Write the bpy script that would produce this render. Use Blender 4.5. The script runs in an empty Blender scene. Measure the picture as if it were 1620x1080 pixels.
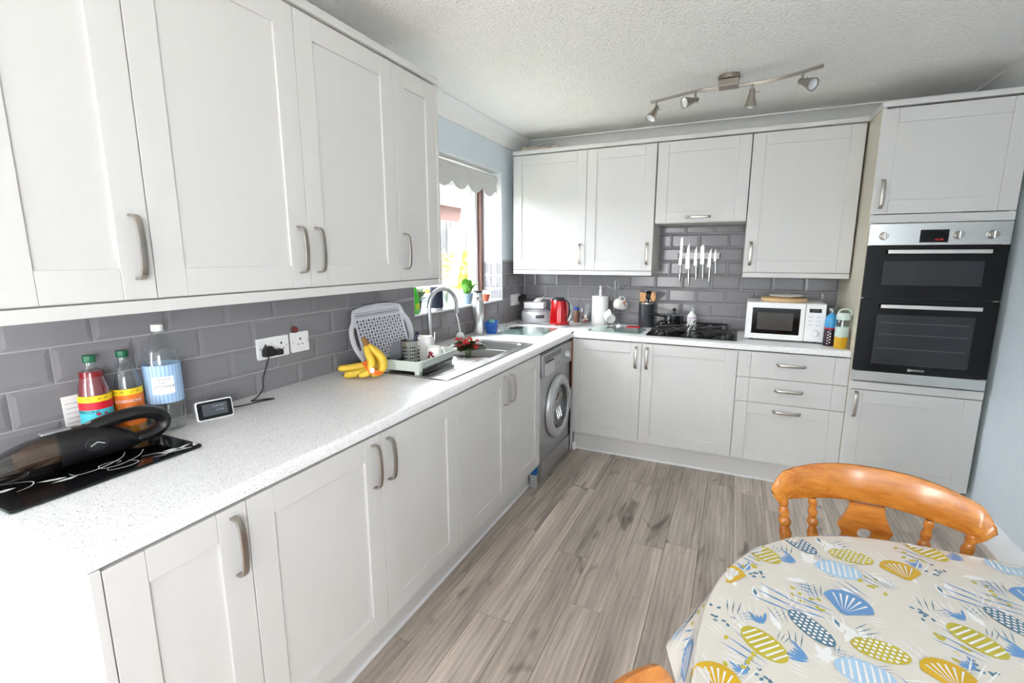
import bpy, bmesh, math, random
from mathutils import Vector, Matrix
PI = math.pi
random.seed(7)
scene = bpy.context.scene
COL = scene.collection

# ------------------------------------------------------------------ camera, world, sun, exposure
F_PX, YAW, PITCH, ROLL = 755.906, math.radians(-24.9526), math.radians(-10.0519), math.radians(-0.0403)
CAM = Vector((1.6549, -0.3885, 1.4547))
def cam_basis():
    f = Vector((math.sin(YAW)*math.cos(PITCH), math.cos(YAW)*math.cos(PITCH), math.sin(PITCH)))
    r = Vector((math.cos(YAW), -math.sin(YAW), 0)); u = r.cross(f)
    return (r*math.cos(ROLL)+u*math.sin(ROLL), u*math.cos(ROLL)-r*math.sin(ROLL), f)
_r, _u, _f = cam_basis()
cd = bpy.data.cameras.new('camera'); cam = bpy.data.objects.new('camera', cd); COL.objects.link(cam)
cd.sensor_width = 36.0; cd.lens = F_PX/1620*36.0; cd.clip_start = 0.02; cd.clip_end = 200
cam.matrix_world = Matrix(((_r.x,_u.x,-_f.x,CAM.x),(_r.y,_u.y,-_f.y,CAM.y),(_r.z,_u.z,-_f.z,CAM.z),(0,0,0,1)))
scene.camera = cam
def at(px, py, axis, val):
    """photo pixel -> point on the plane axis=val"""
    d = _f + _r*((px-810)/F_PX) - _u*((py-540)/F_PX)
    k = 'xyz'.index(axis)
    return CAM + d*((val-CAM[k])/d[k])

vs = scene.view_settings
vs.view_transform = 'Standard'; vs.look = 'None'; vs.gamma = 1.0; vs.use_curve_mapping = False
vs.exposure = 1.16
scene.cycles.use_denoising = True
scene.cycles.max_bounces = 12; scene.cycles.diffuse_bounces = 8; scene.cycles.transparent_max_bounces = 24
scene.cycles.sample_clamp_indirect = 8.0
scene.cycles.caustics_reflective = False; scene.cycles.caustics_refractive = False
w = bpy.data.worlds.new('sky'); scene.world = w; w.use_nodes = True
bg = w.node_tree.nodes['Background']; bg.inputs[0].default_value = (0.965, 0.98, 1.01, 1); bg.inputs[1].default_value = 11.0
sl = bpy.data.lights.new('sun', 'SUN'); sun = bpy.data.objects.new('sun', sl); COL.objects.link(sun)
sl.energy = 13.0; sl.angle = math.radians(0.6); sl.color = (1.0, 0.95, 0.87)
SUN_DIR = Vector((-0.02, 0.80, -0.384)).normalized()
sun.rotation_euler = SUN_DIR.to_track_quat('-Z', 'Y').to_euler(); sun.location = (3, -6, 6)
# daylight portals in the openings of the room, the side one added for light (they only guide the sky sampling)
def portal(name, loc, rot, sx, sy):
    l = bpy.data.lights.new(name, 'AREA'); l.shape = 'RECTANGLE'; l.size = sx; l.size_y = sy
    l.cycles.is_portal = True
    o = bpy.data.objects.new(name, l); COL.objects.link(o); o.location = loc; o.rotation_euler = rot
REAR_Y = -2.90; RX_ = 2.93; DOOR_X0, DOOR_X1, DOOR_H = 0.04, 0.66, 2.29; SIDE_Y0, SIDE_Y1, SIDE_H, SIDE_Z0 = -2.78, -1.35, 2.15, 0.85
portal('rear_door_daylight', ((DOOR_X0+DOOR_X1)/2, REAR_Y-0.12, DOOR_H/2), (PI/2, 0, 0), DOOR_X1-DOOR_X0, DOOR_H)
portal('added_opening_daylight', (RX_+.12, (SIDE_Y0+SIDE_Y1)/2, (SIDE_H+SIDE_Z0)/2), (0, PI/2, 0), SIDE_H-SIDE_Z0, SIDE_Y1-SIDE_Y0)
portal('window_daylight', (-0.30, 2.51, 1.61), (0, -PI/2, 0), 1.0, 1.18)

# ------------------------------------------------------------------ helpers
def lin(c):
    c = c/255.0
    return c/12.92 if c <= 0.04045 else ((c+0.055)/1.055)**2.4
def rgb(*c):
    return (lin(c[0]), lin(c[1]), lin(c[2]), 1.0)

class MB:
    def __init__(s): s.v = []; s.f = []
    def add(s, vs_, fs):
        n = len(s.v); s.v += [Vector(p) for p in vs_]; s.f += [[i+n for i in f] for f in fs]; return s
    def box(s, x0, y0, z0, x1, y1, z1):
        x0,x1 = min(x0,x1),max(x0,x1); y0,y1 = min(y0,y1),max(y0,y1); z0,z1 = min(z0,z1),max(z0,z1)
        return s.add([(x0,y0,z0),(x1,y0,z0),(x1,y1,z0),(x0,y1,z0),(x0,y0,z1),(x1,y0,z1),(x1,y1,z1),(x0,y1,z1)],
                     [(3,2,1,0),(4,5,6,7),(0,1,5,4),(1,2,6,5),(2,3,7,6),(3,0,4,7)])
    def prism(s, pts, axis, a, b):
        """extrude a 2-D polygon; axis x: pts=(y,z), y: (x,z), z: (x,y)"""
        def P(p, t): return {'x':(t,p[0],p[1]), 'y':(p[0],t,p[1]), 'z':(p[0],p[1],t)}[axis]
        n = len(pts)
        return s.add([P(p,a) for p in pts]+[P(p,b) for p in pts],
                     [list(range(n))[::-1], list(range(n,2*n))]+[(i,(i+1)%n,n+(i+1)%n,n+i) for i in range(n)])
    def ring_prism(s, outer, inner, axis, a, b):
        """extruded polygon with a hole; outer and inner have the same count"""
        def P(p, t): return {'x':(t,p[0],p[1]), 'y':(p[0],t,p[1]), 'z':(p[0],p[1],t)}[axis]
        n = len(outer); V = [P(p,a) for p in outer]+[P(p,a) for p in inner]+[P(p,b) for p in outer]+[P(p,b) for p in inner]; F = []
        for i in range(n):
            j = (i+1)%n
            F += [(i,j,n+j,n+i),(2*n+i,3*n+i,3*n+j,2*n+j),(i,2*n+i,2*n+j,j),(n+i,n+j,3*n+j,3*n+i)]
        return s.add(V, F)
    def tube(s, path, r, n=8, closed=False, flat=1.0):
        path = [Vector(p) for p in path]; m = len(path)
        rs = r if isinstance(r, (list, tuple)) else [r]*m
        V = []; F = []; up = None
        for i, p in enumerate(path):
            if closed: t = path[(i+1)%m]-path[i-1]
            else: t = path[min(i+1,m-1)]-path[max(i-1,0)]
            t.normalize()
            if up is None:
                up = Vector((0,0,1)) if abs(t.z) < .9 else Vector((1,0,0))
            a = up - t*up.dot(t)
            if a.length < 1e-6: a = t.orthogonal()
            a.normalize(); up = a; b = t.cross(a)
            for k in range(n):
                an = 2*PI*k/n
                V.append(p + a*(math.cos(an)*rs[i]) + b*(math.sin(an)*rs[i]*flat))
        for i in range(m if closed else m-1):
            j = (i+1)%m
            for k in range(n):
                F.append((i*n+k, i*n+(k+1)%n, j*n+(k+1)%n, j*n+k))
        if not closed: F += [list(range(n))[::-1], [(m-1)*n+k for k in range(n)]]
        return s.add(V, F)
    def lathe(s, prof, n=24, o=(0,0,0), axis='z', arc=2*PI):
        V = []; F = []; rings = []
        full = abs(arc-2*PI) < 1e-6
        for (r, z) in prof:
            if r < 1e-6: rings.append([len(V)]); V.append((0,0,z))
            else:
                rings.append(list(range(len(V), len(V)+n)))
                for k in range(n):
                    an = arc*k/(n if full else n-1); V.append((r*math.cos(an), r*math.sin(an), z))
        for A, B in zip(rings, rings[1:]):
            for k in range(n if full else n-1):
                j = (k+1)%n
                if len(A) == 1 and len(B) == 1: continue
                if len(A) == 1: F.append((A[0], B[j], B[k]))
                elif len(B) == 1: F.append((A[k], A[j], B[0]))
                else: F.append((A[k], A[j], B[j], B[k]))
        def T(p):
            x,y,z = p
            q = {'z':(x,y,z), 'x':(z,x,y), 'y':(y,z,x)}[axis]
            return (q[0]+o[0], q[1]+o[1], q[2]+o[2])
        return s.add([T(p) for p in V], F)
    def ball(s, c, r, n=12, m=8):
        r = r if isinstance(r, (list,tuple)) else (r,r,r)
        b = MB().lathe([(math.sin(PI*i/m), -math.cos(PI*i/m)) for i in range(m+1)], n)
        return s.add([(c[0]+p.x*r[0], c[1]+p.y*r[1], c[2]+p.z*r[2]) for p in b.v], b.f)
    def sweep(s, path, prof, side):
        """sweep a closed 2-D profile (a along side, b along the normal) along a path"""
        path = [Vector(p) for p in path]; side = Vector(side).normalized(); n = len(prof); m = len(path); V = []; F = []
        for i, p in enumerate(path):
            t = (path[min(i+1,m-1)]-path[max(i-1,0)]).normalized(); nn = t.cross(side).normalized()
            V += [p + side*a + nn*b for a, b in prof]
        for i in range(m-1):
            for k in range(n): F.append((i*n+k, i*n+(k+1)%n, (i+1)*n+(k+1)%n, (i+1)*n+k))
        F += [list(range(n))[::-1], [(m-1)*n+k for k in range(n)]]
        return s.add(V, F)
    def merge(s, o, M=None):
        return s.add([(M @ p) if M else p for p in o.v], o.f)
    def xf(s, M): s.v = [M @ p for p in s.v]; return s
    def mesh(s, name, mat, bevel=0.0, seg=2, angle=None, recalc=True):
        angle = angle or (18 if bevel > 0 else 38)
        me = bpy.data.meshes.new(name); me.from_pydata([tuple(p) for p in s.v], [], [tuple(f) for f in s.f]); me.validate()
        bm = bmesh.new(); bm.from_mesh(me)
        if recalc: bmesh.ops.recalc_face_normals(bm, faces=bm.faces)
        if bevel > 0:
            ed = [e for e in bm.edges if len(e.link_faces) == 2 and e.calc_face_angle(0) > math.radians(30)]
            bmesh.ops.bevel(bm, geom=ed, offset=bevel, segments=seg, profile=0.5, affect='EDGES', clamp_overlap=True)
        bm.to_mesh(me); bm.free()
        for p in me.polygons: p.use_smooth = True
        me.set_sharp_from_angle(angle=math.radians(angle))
        if mat: me.materials.append(mat)
        return me
    def build(s, name, mat, parent=None, **kw):
        return inst(name, s.mesh(name, mat, **kw), parent)

def inst(name, me, parent=None, loc=(0,0,0), rot=(0,0,0)):
    o = bpy.data.objects.new(name, me); COL.objects.link(o)
    if parent: o.parent = parent
    o.location = loc; o.rotation_euler = rot
    return o
def tag(o, label, cat, group=None, kind=None):
    o['label'] = label; o['category'] = cat
    if group: o['group'] = group
    if kind: o['kind'] = kind
    return o
def thing(name, label, cat, loc=(0,0,0), rotz=0, group=None):
    o = bpy.data.objects.new(name, None); COL.objects.link(o); o.empty_display_size = 0.05
    o.location = loc; o.rotation_euler = (0,0,rotz)
    return tag(o, label, cat, group)
def struct(o, label=None, cat=None):
    o['kind'] = 'structure'
    if label: o['label'] = label
    if cat: o['category'] = cat
    return o
def text_mb(body, size, align='CENTER', spacing=1.0):
    """flat filled lettering in the xz plane, centred on the origin"""
    c = bpy.data.curves.new('lettering', 'FONT'); c.body = body; c.size = size; c.align_x = align; c.align_y = 'CENTER'
    c.space_character = spacing; c.resolution_u = 2; c.fill_mode = 'FRONT'
    o = bpy.data.objects.new('lettering', c); COL.objects.link(o)
    dg = bpy.context.evaluated_depsgraph_get(); me = bpy.data.meshes.new_from_object(o.evaluated_get(dg))
    m = MB(); m.add([(v.co.x, 0, v.co.y) for v in me.vertices], [tuple(p.vertices) for p in me.polygons])
    bpy.data.objects.remove(o); bpy.data.curves.remove(c); bpy.data.meshes.remove(me)
    return m
def wrap(m, R, z0, ang0=-PI/2, off=0.0004):
    """bend flat xz lettering around a vertical cylinder of radius R"""
    m.v = [Vector(((R+off)*math.cos(ang0+p.x/R), (R+off)*math.sin(ang0+p.x/R), z0+p.z)) for p in m.v]
    return m
def band(R, z0, z1, a0, a1, n=24, off=0.0):
    V = []; F = []
    for k in range(n+1):
        a = a0+(a1-a0)*k/n
        V += [((R+off)*math.cos(a),(R+off)*math.sin(a),z0), ((R+off)*math.cos(a),(R+off)*math.sin(a),z1)]
    for k in range(n): F.append((2*k,2*k+2,2*k+3,2*k+1))
    return MB().add(V, F)
def circ(r, n=24, cx=0, cy=0, ry=None, a0=0):
    ry = r if ry is None else ry
    return [(cx+r*math.cos(a0+2*PI*k/n), cy+ry*math.sin(a0+2*PI*k/n)) for k in range(n)]
def rrect(x0, y0, x1, y1, r, n=5):
    P = []
    for cx, cy, a in ((x1-r,y1-r,0),(x0+r,y1-r,PI/2),(x0+r,y0+r,PI),(x1-r,y0+r,1.5*PI)):
        P += [(cx+r*math.cos(a+PI/2*k/n), cy+r*math.sin(a+PI/2*k/n)) for k in range(n+1)]
    return P
def smooth(pts, k=6, closed=False):
    """Catmull-Rom through the points"""
    P = [Vector(p) for p in pts]; n = len(P); out = []
    for i in range(n if closed else n-1):
        if closed: a,b,c,d = P[i-1],P[i],P[(i+1)%n],P[(i+2)%n]
        else: a,b,c,d = P[max(i-1,0)],P[i],P[i+1],P[min(i+2,n-1)]
        for j in range(k):
            t = j/k
            out.append(0.5*((2*b)+(c-a)*t+(2*a-5*b+4*c-d)*t*t+(3*b-a-3*c+d)*t**3))
    if not closed: out.append(P[-1])
    return out

# ------------------------------------------------------------------ materials
def pset(p, **kw):
    for k, v in kw.items():
        if k in p.inputs: p.inputs[k].default_value = v
def mat(name, col, rough=0.5, metal=0.0, var=0.04, vscale=12.0, bump=0.0, bscale=200.0, bdist=0.004, stretch=None, coat=0.0, spec=0.5, emit=None):
    m = bpy.data.materials.new(name); m.use_nodes = True
    nt = m.node_tree; p = nt.nodes['Principled BSDF']
    pset(p, Roughness=rough, Metallic=metal); pset(p, **{'Specular IOR Level': spec, 'Coat Weight': coat})
    tc = nt.nodes.new('ShaderNodeTexCoord'); src = tc.outputs['Object']
    if stretch:
        mp = nt.nodes.new('ShaderNodeMapping'); mp.inputs['Scale'].default_value = stretch
        nt.links.new(src, mp.inputs[0]); src = mp.outputs[0]
    nz = nt.nodes.new('ShaderNodeTexNoise'); nz.inputs['Scale'].default_value = vscale; nz.inputs['Detail'].default_value = 3
    nt.links.new(src, nz.inputs['Vector'])
    rp = nt.nodes.new('ShaderNodeValToRGB'); nt.links.new(nz.outputs['Fac'], rp.inputs[0])
    rp.color_ramp.elements[0].position = 0.3; rp.color_ramp.elements[1].position = 0.7
    lo = tuple(c*(1-var) for c in col[:3])+(1,); hi = tuple(min(1,c*(1+var)) for c in col[:3])+(1,)
    rp.color_ramp.elements[0].color = lo; rp.color_ramp.elements[1].color = hi
    nt.links.new(rp.outputs[0], p.inputs['Base Color'])
    if bump:
        bn = nt.nodes.new('ShaderNodeTexNoise'); bn.inputs['Scale'].default_value = bscale; bn.inputs['Detail'].default_value = 3
        nt.links.new(src, bn.inputs['Vector'])
        b = nt.nodes.new('ShaderNodeBump'); b.inputs['Strength'].default_value = bump; b.inputs['Distance'].default_value = bdist
        nt.links.new(bn.outputs['Fac'], b.inputs['Height']); nt.links.new(b.outputs[0], p.inputs['Normal'])
    if emit: pset(p, **{'Emission Color': emit[0], 'Emission Strength': emit[1]})
    return m
def clear(name, tint=(1,1,1,1), gloss=0.12, rough=0.03, power=3.0):
    """clear glass or plastic that lets light straight through and mirrors at grazing angles"""
    m = bpy.data.materials.new(name); m.use_nodes = True; nt = m.node_tree; nt.nodes.clear()
    o = nt.nodes.new('ShaderNodeOutputMaterial'); mx = nt.nodes.new('ShaderNodeMixShader')
    t = nt.nodes.new('ShaderNodeBsdfTransparent'); g = nt.nodes.new('ShaderNodeBsdfGlossy'); lw = nt.nodes.new('ShaderNodeLayerWeight')
    t.inputs[0].default_value = tint; g.inputs['Roughness'].default_value = rough; g.inputs[0].default_value = (1,1,1,1)
    lw.inputs[0].default_value = .5
    pw_ = nt.nodes.new('ShaderNodeMath'); pw_.operation = 'POWER'; pw_.inputs[1].default_value = power; nt.links.new(lw.outputs['Facing'], pw_.inputs[0])
    ma = nt.nodes.new('ShaderNodeMath'); ma.operation = 'MULTIPLY_ADD'; ma.inputs[1].default_value = .75; ma.inputs[2].default_value = .25*gloss; nt.links.new(pw_.outputs[0], ma.inputs[0])
    nt.links.new(ma.outputs[0], mx.inputs[0]); nt.links.new(t.outputs[0], mx.inputs[1]); nt.links.new(g.outputs[0], mx.inputs[2])
    nt.links.new(mx.outputs[0], o.inputs[0])
    return m
def mat_worktop():
    m = mat('white_speckled_laminate', rgb(242,242,243), 0.36, var=0.02)
    nt = m.node_tree; p = nt.nodes['Principled BSDF']; src = nt.nodes['Texture Coordinate'].outputs['Object']
    prev = nt.nodes['Color Ramp'].outputs[0]
    for sc, thr, col in ((420, 0.72, rgb(196,194,196)), (260, 0.77, rgb(172,172,178)), (620, 0.70, rgb(212,210,210)), (340, 0.74, rgb(252,252,252))):
        n = nt.nodes.new('ShaderNodeTexNoise'); n.inputs['Scale'].default_value = sc; n.inputs['Detail'].default_value = 0
        mp = nt.nodes.new('ShaderNodeMapping'); mp.inputs['Location'].default_value = (sc,sc*.37,sc*.11); nt.links.new(src, mp.inputs[0]); nt.links.new(mp.outputs[0], n.inputs['Vector'])
        r = nt.nodes.new('ShaderNodeValToRGB'); r.color_ramp.elements[0].position = thr-.06; r.color_ramp.elements[1].position = thr-.02
        nt.links.new(n.outputs['Fac'], r.inputs[0])
        mx = nt.nodes.new('ShaderNodeMix'); mx.data_type = 'RGBA'; nt.links.new(r.outputs[0], mx.inputs['Factor'])
        nt.links.new(prev, mx.inputs['A']); mx.inputs['B'].default_value = col; prev = mx.outputs['Result']
    nt.links.new(prev, p.inputs['Base Color'])
    return m
def mat_plank():
    m = bpy.data.materials.new('grey_oak_laminate'); m.use_nodes = True; nt = m.node_tree; p = nt.nodes['Principled BSDF']
    pset(p, Roughness=0.42); L = nt.links.new
    tc = nt.nodes.new('ShaderNodeTexCoord'); oi = nt.nodes.new('ShaderNodeObjectInfo')
    sc = nt.nodes.new('ShaderNodeVectorMath'); sc.operation = 'SCALE'; sc.inputs[0].default_value = (37,91,53); L(oi.outputs['Random'], sc.inputs['Scale'])
    ad = nt.nodes.new('ShaderNodeVectorMath'); ad.operation = 'ADD'; L(tc.outputs['Object'], ad.inputs[0]); L(sc.outputs[0], ad.inputs[1])
    def noise(scale, det, st, rough=.6, dist=0):
        mp = nt.nodes.new('ShaderNodeMapping'); mp.inputs['Scale'].default_value = st; L(ad.outputs[0], mp.inputs[0])
        n = nt.nodes.new('ShaderNodeTexNoise'); n.inputs['Scale'].default_value = scale; n.inputs['Detail'].default_value = det
        n.inputs['Roughness'].default_value = rough; n.inputs['Distortion'].default_value = dist; L(mp.outputs[0], n.inputs['Vector']); return n
    a = noise(7, 5, (2.2,.16,1), .62, .5); b = noise(60, 6, (3.4,.09,1), .72, .15); c = noise(7.5, 1, (1.6,.50,1), .4, 1.0)
    wv = nt.nodes.new('ShaderNodeTexWave'); mp = nt.nodes.new('ShaderNodeMapping'); mp.inputs['Scale'].default_value = (1,.10,1); L(ad.outputs[0], mp.inputs[0]); L(mp.outputs[0], wv.inputs[0])
    wv.bands_direction = 'X'; wv.inputs['Scale'].default_value = 13; wv.inputs['Distortion'].default_value = 8; wv.inputs['Detail'].default_value = 3; wv.inputs['Detail Scale'].default_value = 1.1
    r1 = nt.nodes.new('ShaderNodeValToRGB'); L(a.outputs['Fac'], r1.inputs[0])
    r1.color_ramp.elements[0].position = .28; r1.color_ramp.elements[0].color = rgb(146,134,126); r1.color_ramp.elements[1].position = .72; r1.color_ramp.elements[1].color = rgb(216,204,191)
    e = r1.color_ramp.elements.new(.5); e.color = rgb(187,175,164)
    def mul(fac_out, lo, hi, prev, f=1.0):
        r = nt.nodes.new('ShaderNodeValToRGB'); L(fac_out, r.inputs[0]); r.color_ramp.elements[0].position = .3; r.color_ramp.elements[1].position = .7
        r.color_ramp.elements[0].color = (lo,lo,lo,1); r.color_ramp.elements[1].color = (hi,hi,hi,1)
        x = nt.nodes.new('ShaderNodeMix'); x.data_type = 'RGBA'; x.blend_type = 'MULTIPLY'; x.inputs['Factor'].default_value = f
        L(prev, x.inputs['A']); L(r.outputs[0], x.inputs['B']); return x.outputs['Result']
    pr = mul(b.outputs['Fac'], .80, 1.10, r1.outputs[0]); pr = mul(wv.outputs['Fac'], .80, 1.06, pr, .55); pr = mul(oi.outputs['Random'], .90, 1.12, pr)
    k = nt.nodes.new('ShaderNodeValToRGB'); L(c.outputs['Fac'], k.inputs[0]); k.color_ramp.elements[0].position = .20; k.color_ramp.elements[1].position = .34
    k.color_ramp.elements[0].color = (.38,.36,.35,1); k.color_ramp.elements[1].color = (1,1,1,1)
    x = nt.nodes.new('ShaderNodeMix'); x.data_type = 'RGBA'; x.blend_type = 'MULTIPLY'; x.inputs['Factor'].default_value = 1; L(pr, x.inputs['A']); L(k.outputs[0], x.inputs['B'])
    L(x.outputs['Result'], p.inputs['Base Color'])
    bp = nt.nodes.new('ShaderNodeBump'); bp.inputs['Strength'].default_value = .12; bp.inputs['Distance'].default_value = .002; L(b.outputs['Fac'], bp.inputs['Height']); L(bp.outputs[0], p.inputs['Normal'])
    return m
def mat_wood(name, lo, hi, rough=.3, st=(1,1,1), scale=7, coat=.3):
    m = bpy.data.materials.new(name); m.use_nodes = True; nt = m.node_tree; p = nt.nodes['Principled BSDF']; L = nt.links.new
    pset(p, Roughness=rough); pset(p, **{'Coat Weight': coat, 'Coat Roughness': .12})
    tc = nt.nodes.new('ShaderNodeTexCoord'); mp = nt.nodes.new('ShaderNodeMapping'); mp.inputs['Scale'].default_value = st; L(tc.outputs['Object'], mp.inputs[0])
    n = nt.nodes.new('ShaderNodeTexNoise'); n.inputs['Scale'].default_value = scale; n.inputs['Detail'].default_value = 6; n.inputs['Roughness'].default_value = .65; n.inputs['Distortion'].default_value = .5
    L(mp.outputs[0], n.inputs['Vector']); r = nt.nodes.new('ShaderNodeValToRGB'); L(n.outputs['Fac'], r.inputs[0])
    r.color_ramp.elements[0].position = .3; r.color_ramp.elements[1].position = .7; r.color_ramp.elements[0].color = lo; r.color_ramp.elements[1].color = hi
    L(r.outputs[0], p.inputs['Base Color']); return m

M = {}
M['cab'] = mat('pale_grey_painted_door', rgb(208,207,205), 0.42, var=0.008, bump=0.03, bscale=60, stretch=(6,6,.5))
M['cab_in'] = mat('pale_grey_carcass', rgb(214,212,208), 0.5, var=0.01)
M['cream'] = mat('cream_side_panel', rgb(214,208,190), 0.45, var=0.01)
M['gap'] = mat('dark_shadow_gap_edge', rgb(70,60,54), 0.7)
M['work'] = mat_worktop()
M['plank'] = mat_plank()
M['wall'] = mat('pale_blue_wall_paint', rgb(212,222,230), 0.75, var=0.012, bump=0.08, bscale=150)
M['wallwhite'] = mat('white_reveal_paint', rgb(238,240,243), 0.7, var=0.01)
M['ceil'] = mat('stippled_white_ceiling', rgb(242,241,238), 0.9, var=0.03, vscale=70, bump=1.0, bscale=75, bdist=0.012)
M['cove'] = mat('white_coving', rgb(238,238,236), 0.7, var=0.01)
M['skirt'] = mat('white_gloss_woodwork', rgb(235,237,240), 0.35, var=0.01)
M['tile'] = mat('grey_glazed_tile', rgb(132,130,134), 0.2, var=0.05, vscale=3, spec=.4)
M['grout'] = mat('light_grey_grout', rgb(176,174,174), 0.9)
M['nickel'] = mat('brushed_nickel', rgb(178,172,164), 0.32, 1.0, var=0.06, vscale=60, stretch=(1,1,12))
M['steel'] = mat('brushed_steel', rgb(214,214,213), 0.26, 1.0, var=0.05, vscale=40, stretch=(1,14,14))
M['chrome'] = mat('polished_chrome', rgb(215,216,218), 0.08, 1.0, var=0.02)
M['silver'] = mat('silver_grey_appliance', rgb(172,173,176), 0.30, 0.7, var=0.03)
M['silver_l'] = mat('light_silver_plastic', rgb(196,197,200), 0.32, 0.5, var=0.03)
M['black'] = mat('gloss_black_glass', rgb(9,9,11), 0.08, var=0.1, spec=.35)
M['ovenglass'] = mat('dark_oven_window', rgb(50,53,57), 0.12, var=0.12, vscale=6, spec=.35)
M['blackpl'] = mat('black_plastic', rgb(20,20,22), 0.38, var=0.1)
M['iron'] = mat('black_cast_iron', rgb(22,22,23), 0.55, var=0.15, bump=.2)
M['white'] = mat('white_plastic', rgb(240,240,240), 0.3, var=0.01)
M['ceramic'] = mat('white_glazed_ceramic', rgb(243,242,239), 0.15, var=0.01)
M['red'] = mat('metallic_red_enamel', rgb(176,8,18), 0.16, 0.35, var=0.06, coat=.6)
M['redcloth'] = mat('red_fabric', rgb(196,18,34), 0.8)
M['pine'] = mat_wood('honey_pine', rgb(168,92,26), rgb(216,142,56), .26, (1.2,8,8), 6, .5)
M['board'] = mat_wood('pale_chopping_wood', rgb(196,160,112), rgb(226,196,152), .5, (1,8,2), 8, 0)
M['bamboo'] = mat_wood('utensil_wood', rgb(196,142,86), rgb(222,174,120), .5, (6,6,1), 8, 0)
M['frame'] = mat_wood('brown_window_frame', rgb(76,46,38), rgb(112,72,60), .4, (8,8,1), 6, .2)
M['glass'] = clear('window_glass', (.96,.98,.98,1), .04, .02, 5.0)
M['clear'] = clear('clear_plastic', (.93,.95,.95,1), .35)
M['clearglass'] = clear('frosted_glass_board', (.80,.90,.87,1), .30, .12)
# ------------------------------------------------------------------ room shell
WX, WY, RX, H = -0.06, 3.55, 2.93, 2.40
floor = MB().box(WX-.3, REAR_Y-.3, -0.10, RX+.3, WY+.3, -0.009).build('floor', M['grout'])
struct(floor, 'grey wood-effect laminate floor of long planks', 'floor')
_plank_cache = {}
def plank(x0, x1, y0, y1):
    k = (round(x1-x0,4), round(y1-y0,4))
    if k not in _plank_cache:
        g = 0.0006
        _plank_cache[k] = MB().box(-k[0]/2+g, -k[1]/2+g, -0.009, k[0]/2-g, k[1]/2-g, 0).mesh('plank', M['plank'], bevel=.0008, seg=1)
    inst('plank', _plank_cache[k], floor, ((x0+x1)/2, (y0+y1)/2, 0))
PW, PL = 0.1605, 1.24
joint = {0:1.15, 1:0.45, 2:1.36, 3:1.92, 4:0.75, 5:1.55, 6:0.25, -1:1.806, -2:0.9}
for k in range(-3, 14):
    x0 = 0.78+PW*k; x1 = min(x0+PW, RX)
    if x0 >= RX-.01: break
    j = joint.get(k, random.uniform(0, PL)); y = j - PL*math.ceil((j-REAR_Y)/PL)
    while y < 3.05:
        a, b = max(y, REAR_Y), min(y+PL, 3.05)
        if b-a > .03: plank(x0, x1, a, b)
        y += PL
ceiling = MB().box(WX-.3, REAR_Y-.3, H, RX+.3, WY+.3, H+.12).build('ceiling', M['ceil'])
struct(ceiling, 'white stippled textured ceiling', 'ceiling')
# left wall with the window opening
WIN_Y0, WIN_Y1, WIN_Z0, WIN_Z1 = 1.92, 3.10, 1.105, 2.10
b = MB()
b.box(WX-.30, REAR_Y-.3, -.1, WX, WIN_Y0, H); b.box(WX-.30, WIN_Y1, -.1, WX, WY+.3, H)
b.box(WX-.30, WIN_Y0, -.1, WX, WIN_Y1, WIN_Z0); b.box(WX-.30, WIN_Y0, WIN_Z1, WX, WIN_Y1, H)
wall_left = struct(b.build('wall_left', M['wall']), 'pale blue side wall with grey brick-shaped tiles and a window', 'wall')
wall_back = struct(MB().box(WX, WY, -.1, RX+.3, WY+.3, H).build('wall_back', M['wall']), 'far wall with grey brick-shaped tiles behind the hob', 'wall')
b = MB(); b.box(RX, REAR_Y-.3, -.1, RX+.3, SIDE_Y0, H); b.box(RX, SIDE_Y1, -.1, RX+.3, WY, H); b.box(RX, SIDE_Y0, SIDE_H, RX+.3, SIDE_Y1, H); b.box(RX, SIDE_Y0, -.1, RX+.3, SIDE_Y1, SIDE_Z0)
wall_right = struct(b.build('wall_right', M['wall']), 'plain pale blue wall beside the tall oven unit', 'wall')
b = MB()
b.box(WX, REAR_Y-.25, -.1, DOOR_X0, REAR_Y, H); b.box(DOOR_X1, REAR_Y-.25, -.1, RX, REAR_Y, H); b.box(DOOR_X0, REAR_Y-.25, DOOR_H, DOOR_X1, REAR_Y, H)
struct(b.build('wall_rear', M['wall']), 'wall behind the viewer with an open garden doorway', 'wall')
d1 = bpy.data.objects.new('door_1', None); COL.objects.link(d1); struct(d1, 'open garden doorway with white frame behind the viewer', 'door')
for x in (DOOR_X0, DOOR_X1-.03): MB().box(x, REAR_Y-.2, 0, x+.03, REAR_Y-.12, DOOR_H).build('door_frame', M['skirt'], d1)
d2_ = bpy.data.objects.new('added_side_opening', None); COL.objects.link(d2_); struct(d2_, 'added unseen opening that lights the left-hand cupboards', 'window')  # unseen opening added so sky light reaches the left-hand cupboards
for y in (SIDE_Y0, SIDE_Y1-.03): MB().box(RX+.12, y, SIDE_Z0, RX+.2, y+.03, SIDE_H).build('window_frame', M['skirt'], d2_)  # frame and sill only dress the added opening
MB().box(RX-.03, SIDE_Y0, SIDE_Z0, RX+.2, SIDE_Y1, SIDE_Z0+.02).build('window_sill', M['skirt'], d2_)
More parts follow.
